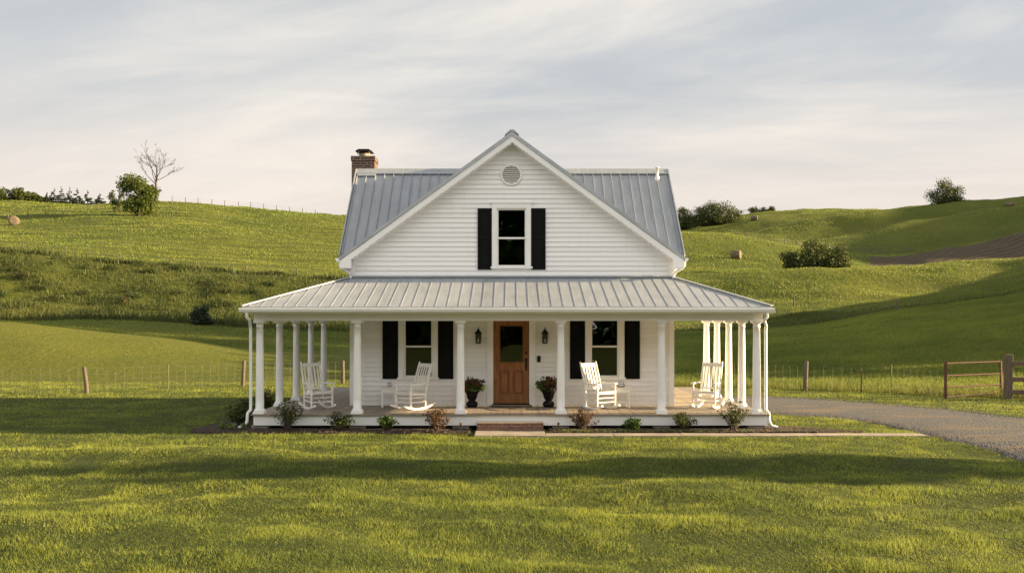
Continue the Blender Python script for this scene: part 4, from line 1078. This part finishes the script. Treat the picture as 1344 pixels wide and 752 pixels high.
fence('wire fence with grey wooden post right of the house along the gravel drive', [fp(930, 505, 470), fp(1056.5, 512.5, 474, 'post', (.06, 0)), fp(1130.5, 515, 483, 'rust'), fp(1170, 515, 478, 'tpost'), fp(1240, 522, 478, 'rust')],
      [.15, .32, .5, .7, .92], wr=.0028, stay=.30, r=.085)
# rusty gate
gx0, gy0 = GP(1241, 523.5); gx1, gy1 = GP(1314.5, 520.5)
gate = thing('farm_gate', 'rusty three bar metal farm gate standing beside a thick wooden post', 'gate', (gx0, gy0, 0))
zg = lambda x, y: h1(x, y)
def gpnt(t, z): return (gx0 + (gx1 - gx0) * t, gy0 + (gy1 - gy0) * t, z)
hg = (523.5 - 476) * gy0 / F
MB().bar(gpnt(0, -.2), gpnt(0, hg + .04), .07, .07).build('gate_post', 'rust', gate)
MB().bar(gpnt(1, .12), gpnt(.985, hg + .02), .06, .06).build('gate_post', 'rust', gate)
for z in (hg - .02, hg * .64, hg * .33): MB().tube([gpnt(.01, z), gpnt(.99, z + .02)], .026, 8).build('gate_bar', 'rust', gate)
MB().tube([gpnt(.01, .07), gpnt(.99, .14)], .02, 8).build('gate_bar', 'rust', gate)
# wooden rail fence at the right edge
px0 = GP(1323, 524); rf2 = thing('rail_fence', 'dark wooden three rail fence with thick weathered post at right picture edge', 'fence', (px0[0], px0[1], 0))
rp = [px0, (px0[0] + 2.6, px0[1] - .35), (px0[0] + 5.2, px0[1] - .7)]
for i, p in enumerate(rp):
    hh = (524 - 465) * px0[1] / F
    mb = MB().bar((p[0], p[1], -.3), (p[0] + .02, p[1], hh), .23, .2, (0, 1, 0)); mb.build('post', 'post', rf2, bevel=.02)
for a, b in zip(rp[:-1], rp[1:]):
    for py in (477, 497.5, 514):
        z = PZ(py, px0[1]); MB().bar((a[0] + .05, a[1] - .07, z), (b[0] + .05, b[1] - .07, z - .02), .07, .15).build('rail', 'rustwood', rf2, bevel=.01)

# far fences
pl = []
for px, py in ((-20, 331), (30, 335), (86, 340), (158, 345), (257, 354), (323, 357), (390, 361)):
    D = 101.0; x = PX(px, D); pl.append((x, D, 1.15))
fence('old wire fence of grey posts along the top of the rough left bank', pl, [.4, .8, 1.05], wr=.007, r=.07)
pl = []
for px, py in ((-15, 291), (11, 289), (36.5, 286.5), (60, 284), (83, 282), (107, 277.5), (129, 275)):
    g_ = ground_at(px, py, 110, 214); pl.append((g_[0], g_[1], 1.35))
fence('wire fence crossing the upper left field behind the hay bale', pl, [.4, .8, 1.2], wr=.008, r=.08)
pl = [(PX(px, 214), 214, 1.35) for px in (226, 243.5, 260, 278, 295, 313, 329, 346, 363, 380, 397, 414)]
fence('skyline fence of thin posts on the left hill crest right of the bare tree', pl, [.4, .8, 1.2], wr=.008, r=.075)
pl = [(PX(px, D), D, 1.3) for px, D in ((960, 187), (980, 188), (996, 189), (1012, 190), (1030, 192), (1046, 193), (1112, 200), (1140, 203), (1156, 204), (1167, 206), (1180, 207), (1195, 208))]
fence('distant fence of small posts below the far right hills', pl, [.5, 1.0], wr=.012, r=.09)
g1, g2 = ground_at(1042, 403, 72, 129), ground_at(1177, 408, 72, 129)
fence('two lone dark posts with wire in the weedy dip right of the house', [(g1[0], g1[1], 16 * g1[1] / F), (g2[0], g2[1], 14 * g2[1] / F)], [.5, 1.0], wr=.006, r=.085)

# ------------------------------------------------------------------ hay bales
def bale(label, px, py, D0, D1, rz, d=1.5, L=1.4, D=None):
    x, D_, z = ground_at(px, py, D0, D1) if D is None else (PX(px, D), D, h1(PX(px, D), D))
    t = MB().lathe([(.02, -L/2), (d*.25, -L/2 - .02), (d*.46, -L/2), (d*.5, -L/2+.08), (d*.505, 0), (d*.5, L/2-.08), (d*.46, L/2), (d*.25, L/2 + .02), (.02, L/2)], 28, (0, 0, 0), 'y').build('hay_bale', 'hay')
    t.location = (x, D_, z + d * .46); t.rotation_euler = (0, 0, rz)
    return tag(t, label, 'hay bale', 'round hay bales')
bale('round tan hay bale on the upper left field, its end facing the camera', 18.5, 296, 108, 214, R(18), 1.65)
bale('dark round hay bale on the field just right of the roof', 966, 340, 131, 185, R(62), 1.6, 1.6)
bale('small round hay bale on the far crest beside distant trees', 990, 289, 298, 345, R(70), 1.6, 2.2)
bale('farthest right hay bale, just below the far right hill crest', 1325, 271.5, 242, 284, R(70), 1.4, 2.4)

# ------------------------------------------------------------------ trees
g_ = ground_at(183, 284, 120, 214)
tree('deciduous_tree', 'rounded green tree on the left hill in front of the bare tree', 'tree', 182, g_[1], 229, 58, 101, 'leaf', 4600, base_frac=.04, nclump=30, leaf=.25)
g_ = ground_at(154, 280, 120, 214)
tree('bush', 'grey green thin bush at the left side of the hill tree', 'bush', 153, g_[1] + 2, 246, 22, 102, 'leafshrub', 900, base_frac=.02, nclump=16, leaf=.18)
# bare tree: one straight trunk, a vase of rising limbs, forked twigs
def bare_tree(label, px, D, top_py, w_px, seed):
    x = PX(px, D); z = h1(x, D); hgt = PZ(top_py, D) - z; wid = w_px * D / F; t = thing('bare_tree', label, 'tree', (x, D, z)); rs = random.Random(seed)
    mb = MB(); br = MB()
    mb.tube([(x, D, z - .4), (x + .05, D, z + hgt * .15), (x - .1, D, z + hgt * .35), (x + .1, D, z + hgt * .55), (x + .1, D, z + hgt * .8)], [.34, .27, .23, .15, .05], 8)
    def limb(p, e, r, lev):
        p, e = Vector(p), Vector(e); L = (e - p).length; n = 5; pts = []; rad = []
        for i in range(n + 1):
            f = i / n; q = p.lerp(e, f); q.z += L * .10 * (f * f - f); j = L * .035
            if 0 < i < n: q += Vector((rs.uniform(-j, j), rs.uniform(-j, j), rs.uniform(-j, j)))
            pts.append(q); rad.append(r * (1 - .72 * f))
        br.tube(pts, rad, 5 if lev < 1 else 4, False)
        if lev >= 3: return
        for i in range(4 if lev == 0 else 3):
            k = rs.choice((2, 3, 4, 5)); d = (e - p).normalized() + Vector((rs.uniform(-.75, .75), rs.uniform(-.75, .75), rs.uniform(-.15, .55)))
            limb(pts[k], pts[k] + d.normalized() * L * rs.uniform(.32, .55), max(.03, rad[k] * .75), lev + 1)
    for i in range(11):
        f = rs.uniform(.26, .72); s = Vector((x, D, z + hgt * f)); a = rs.choice((-1, 1)) * rs.uniform(.15, 1.0); tz = .98 - .34 * abs(a) * rs.uniform(.6, 1.0)
        limb(s, (x + a * wid / 2, D + rs.uniform(-1, 1) * wid * .25, z + hgt * max(tz, f + .06)), .13 * (1.15 - f), 0)
    mb.build('trunk', 'greybark', t); br.build('branches', 'greybark', t)
bare_tree('tall leafless grey tree on the left skyline behind the green tree', 205, 213, 199, 42, 15)
# far left wood and spruces
for i, (px, top, wd, lab) in enumerate(((3, 249, 22, 'leftmost round tree of the far left skyline wood'), (17, 250, 20, 'second round tree of the far left skyline wood'), (29, 248, 18, 'middle tree of the far left wood with dark pointed top'), (39, 251, 16, 'lower tree of the far left wood before its end'), (50, 258, 16, 'lowest tree at the right end of the far left wood'))):
    tree('deciduous_tree', lab, 'tree', px, 228 + 2 * (i % 2), top - 4, wd * 1.35, 110 + i, 'leaf' if i != 2 else 'leafdark', 1800, base_frac=0, nclump=16, group='trees of the far left wood', leaf=.26)
def spruce(label, px, D, top_py, w_px, seed):
    x = PX(px, D); z = h1(x, D); hgt = PZ(top_py, D) - z; wd = w_px * D / F
    t = thing('spruce_tree', label, 'tree', (x, D, z), 0, 'dark spruces on the left skyline'); rs = np.random.RandomState(seed); bl = []
    lv = 9
    for i in range(lv):
        f = i / (lv - 1); zz = z + hgt * (.10 + .86 * f); rad = wd / 2 * (1 - f) ** .9 + .06
        for k in range(max(2, int(7 * (1 - f)))):
            a = rs.uniform(0, 6.28); q = rad * rs.uniform(.35, .85); bl.append((x + q * math.cos(a), D + q * math.sin(a), zz - .12 * q, rad * .38 + .05, rad * .38 + .05, hgt * .045))
    V, Fc, rr = leafcloud(2600, bl, .14, seed); fast_mesh('crown', V, Fc, 'leafspruce', t, rnd=rr, off=root_loc(t))
    MB().tube([(x, D, z - .2), (x, D, z + hgt * .97)], [.14, .02], 6).build('trunk', 'bark', t)
for i, (px, top, wd, lab) in enumerate(((62, 256, 11, 'small leftmost spruce of the skyline row'), (71, 250, 14, 'broad dark spruce second from left in the skyline row'), (80, 248.5, 13, 'tall spruce left of the gap in the skyline row'), (91.5, 249, 13, 'tall spruce in the middle of the skyline row'), (101, 250, 12, 'tall narrow spruce right of the middle one'), (115, 253, 13, 'lone spruce second from right on the skyline'), (131, 256.5, 12, 'small lone spruce farthest right, beside the hill tree'))):
    spruce(lab, px, 226 + (i % 3) * 2, top - 3, wd * 1.45, 130 + i)
# dark shrub on the left bank foot
tree('bush', 'dark conical bush at the foot of the left bank near the eave', 'bush', 264, 78.5, 398, 30, 140, 'leafspruce', 3000, base_frac=.0, nclump=26, leaf=.10)
# right side
for (px, D, top, wd, n, sd, lab) in ((899, 323, 263, 34, 2000, 151, 'dark round tree just right of the roof on the far field edge'), (921, 324, 268, 34, 1400, 152, 'lower tree between the two large ones right of the roof'), (944, 323, 262, 62, 3200, 153, 'wide round tree group right of the roof on far field edge')):
    tree('deciduous_tree', lab, 'tree', px, D, top, wd, sd, 'leafdark', n * 2, base_frac=0, nclump=30, leaf=.30)
for i, (px, wd, lab) in enumerate(((988, 16, 'left low bush of the far hilltop hedge'), (1001, 18, 'middle low bush of the far hilltop hedge'), (1014, 14, 'right low bush of the far hilltop hedge'))):
    tree('bush', lab, 'bush', px, 361, 269.5 + (i == 2), wd, 160 + i, 'leafdark', 500, base_frac=.0, nclump=10, group='hilltop hedge bushes', leaf=.28)
tree('deciduous_tree', 'lone rounded oak on the far right hill crest', 'tree', 1241, 288, 237, 44, 170, 'leafdark', 4500, base_frac=0, nclump=30, leaf=.28)
for i, (px, D, top, wd, lab) in enumerate(((1072, 134, 309, 58, 'large dark bush with sunlit top on the near right crest'), (1045, 133, 322, 38, 'lower left shoulder bush of the near right crest clump'), (1099, 133.5, 320, 38, 'lower right shoulder bush of the near right crest clump'))):
    tree('bush', lab, 'bush', px, D, top, wd, 180 + i, 'leafdark', 3400 if i == 0 else 1700, base_frac=.0, nclump=34, group='bush clump on the near right crest', leaf=.17)
# tall poplars out of frame on the right: they throw the long bands of shade across the lawn
for i, (x, y, hh, wd) in enumerate(((22.5, 16.3, 9.0, 2.0), (27.0, 16.9, 9.6, 2.0), (34, 16.2, 9.2, 1.9), (18.5, 17.0, 5.2, 1.7))):
    tree('poplar_tree', 'tall narrow poplar standing beyond the right edge of the lawn', 'tree', 0, y, HY - (hh - ZC) * F / y, wd * F / y, 190 + i, 'leaf', 4200, base_frac=.06, nclump=60, group='poplars beyond the right lawn edge', x=x, base_z=0, leaf=.11)

# woods outside the picture: one behind the camera (seen in the window glass), one added on the slope to the right to shade the fields
def wood(name, blobs, n, leaf, seed):
    V, Fc, rr = leafcloud(n, blobs, leaf, seed, shell=1.8)
    tag(fast_mesh(name, V, Fc, 'leafgreen', rnd=rr), kind='stuff')
rs = np.random.RandomState(77)
wood('wood', [(rs.uniform(-80, 80), -50 + rs.uniform(-6, 6), rs.uniform(0, 22), rs.uniform(2.5, 4.5), 3, rs.uniform(2, 3.5)) for i in range(260)] + [(rs.uniform(-14, 14), -50 + rs.uniform(-3, 3), rs.uniform(0, 25), 3, 3, 3) for i in range(80)], 70000, .62, 78)
bl = []
for i in range(54):
    D = rs.uniform(41.5, 84); x = rs.uniform(49, 59) * (1 + (D - 47) * .004); z = h1(x, D); top = (rs.uniform(8.5, 10.5) if D > 46 else rs.uniform(10, 12)) if D < 59 else rs.uniform(14, 18)
    for k in range(5): bl.append((x + rs.uniform(-1.5, 1.5), D + rs.uniform(-1.5, 1.5), z + top * (k + .5) / 5.5, 2.6 - .25 * k, 2.6 - .25 * k, top * .16))
wood('wood', bl, 30000, .42, 79)
# bushy weeds on the rough bank
bl = []
for i in range(150):
    D = rs.uniform(82, 99); x = PX(rs.uniform(-80, 440), D); q = rs.uniform(.25, .75)
    if waves(x, D, 10) > -.05: bl.append((x, D, h1(x, D) + q * .35, q * 1.5, q, q * .75))
for i in range(60):
    D = 100.6; x = PX(rs.uniform(-60, 450), D); q = rs.uniform(.2, .55); bl.append((x, D, h1(x, D) + q * .4, q * 2.2, q, q))
V, Fc, rr = leafcloud(30000, bl, .075, 80); tag(fast_mesh('weeds', V, Fc, 'leafshrub', rnd=rr), kind='stuff')
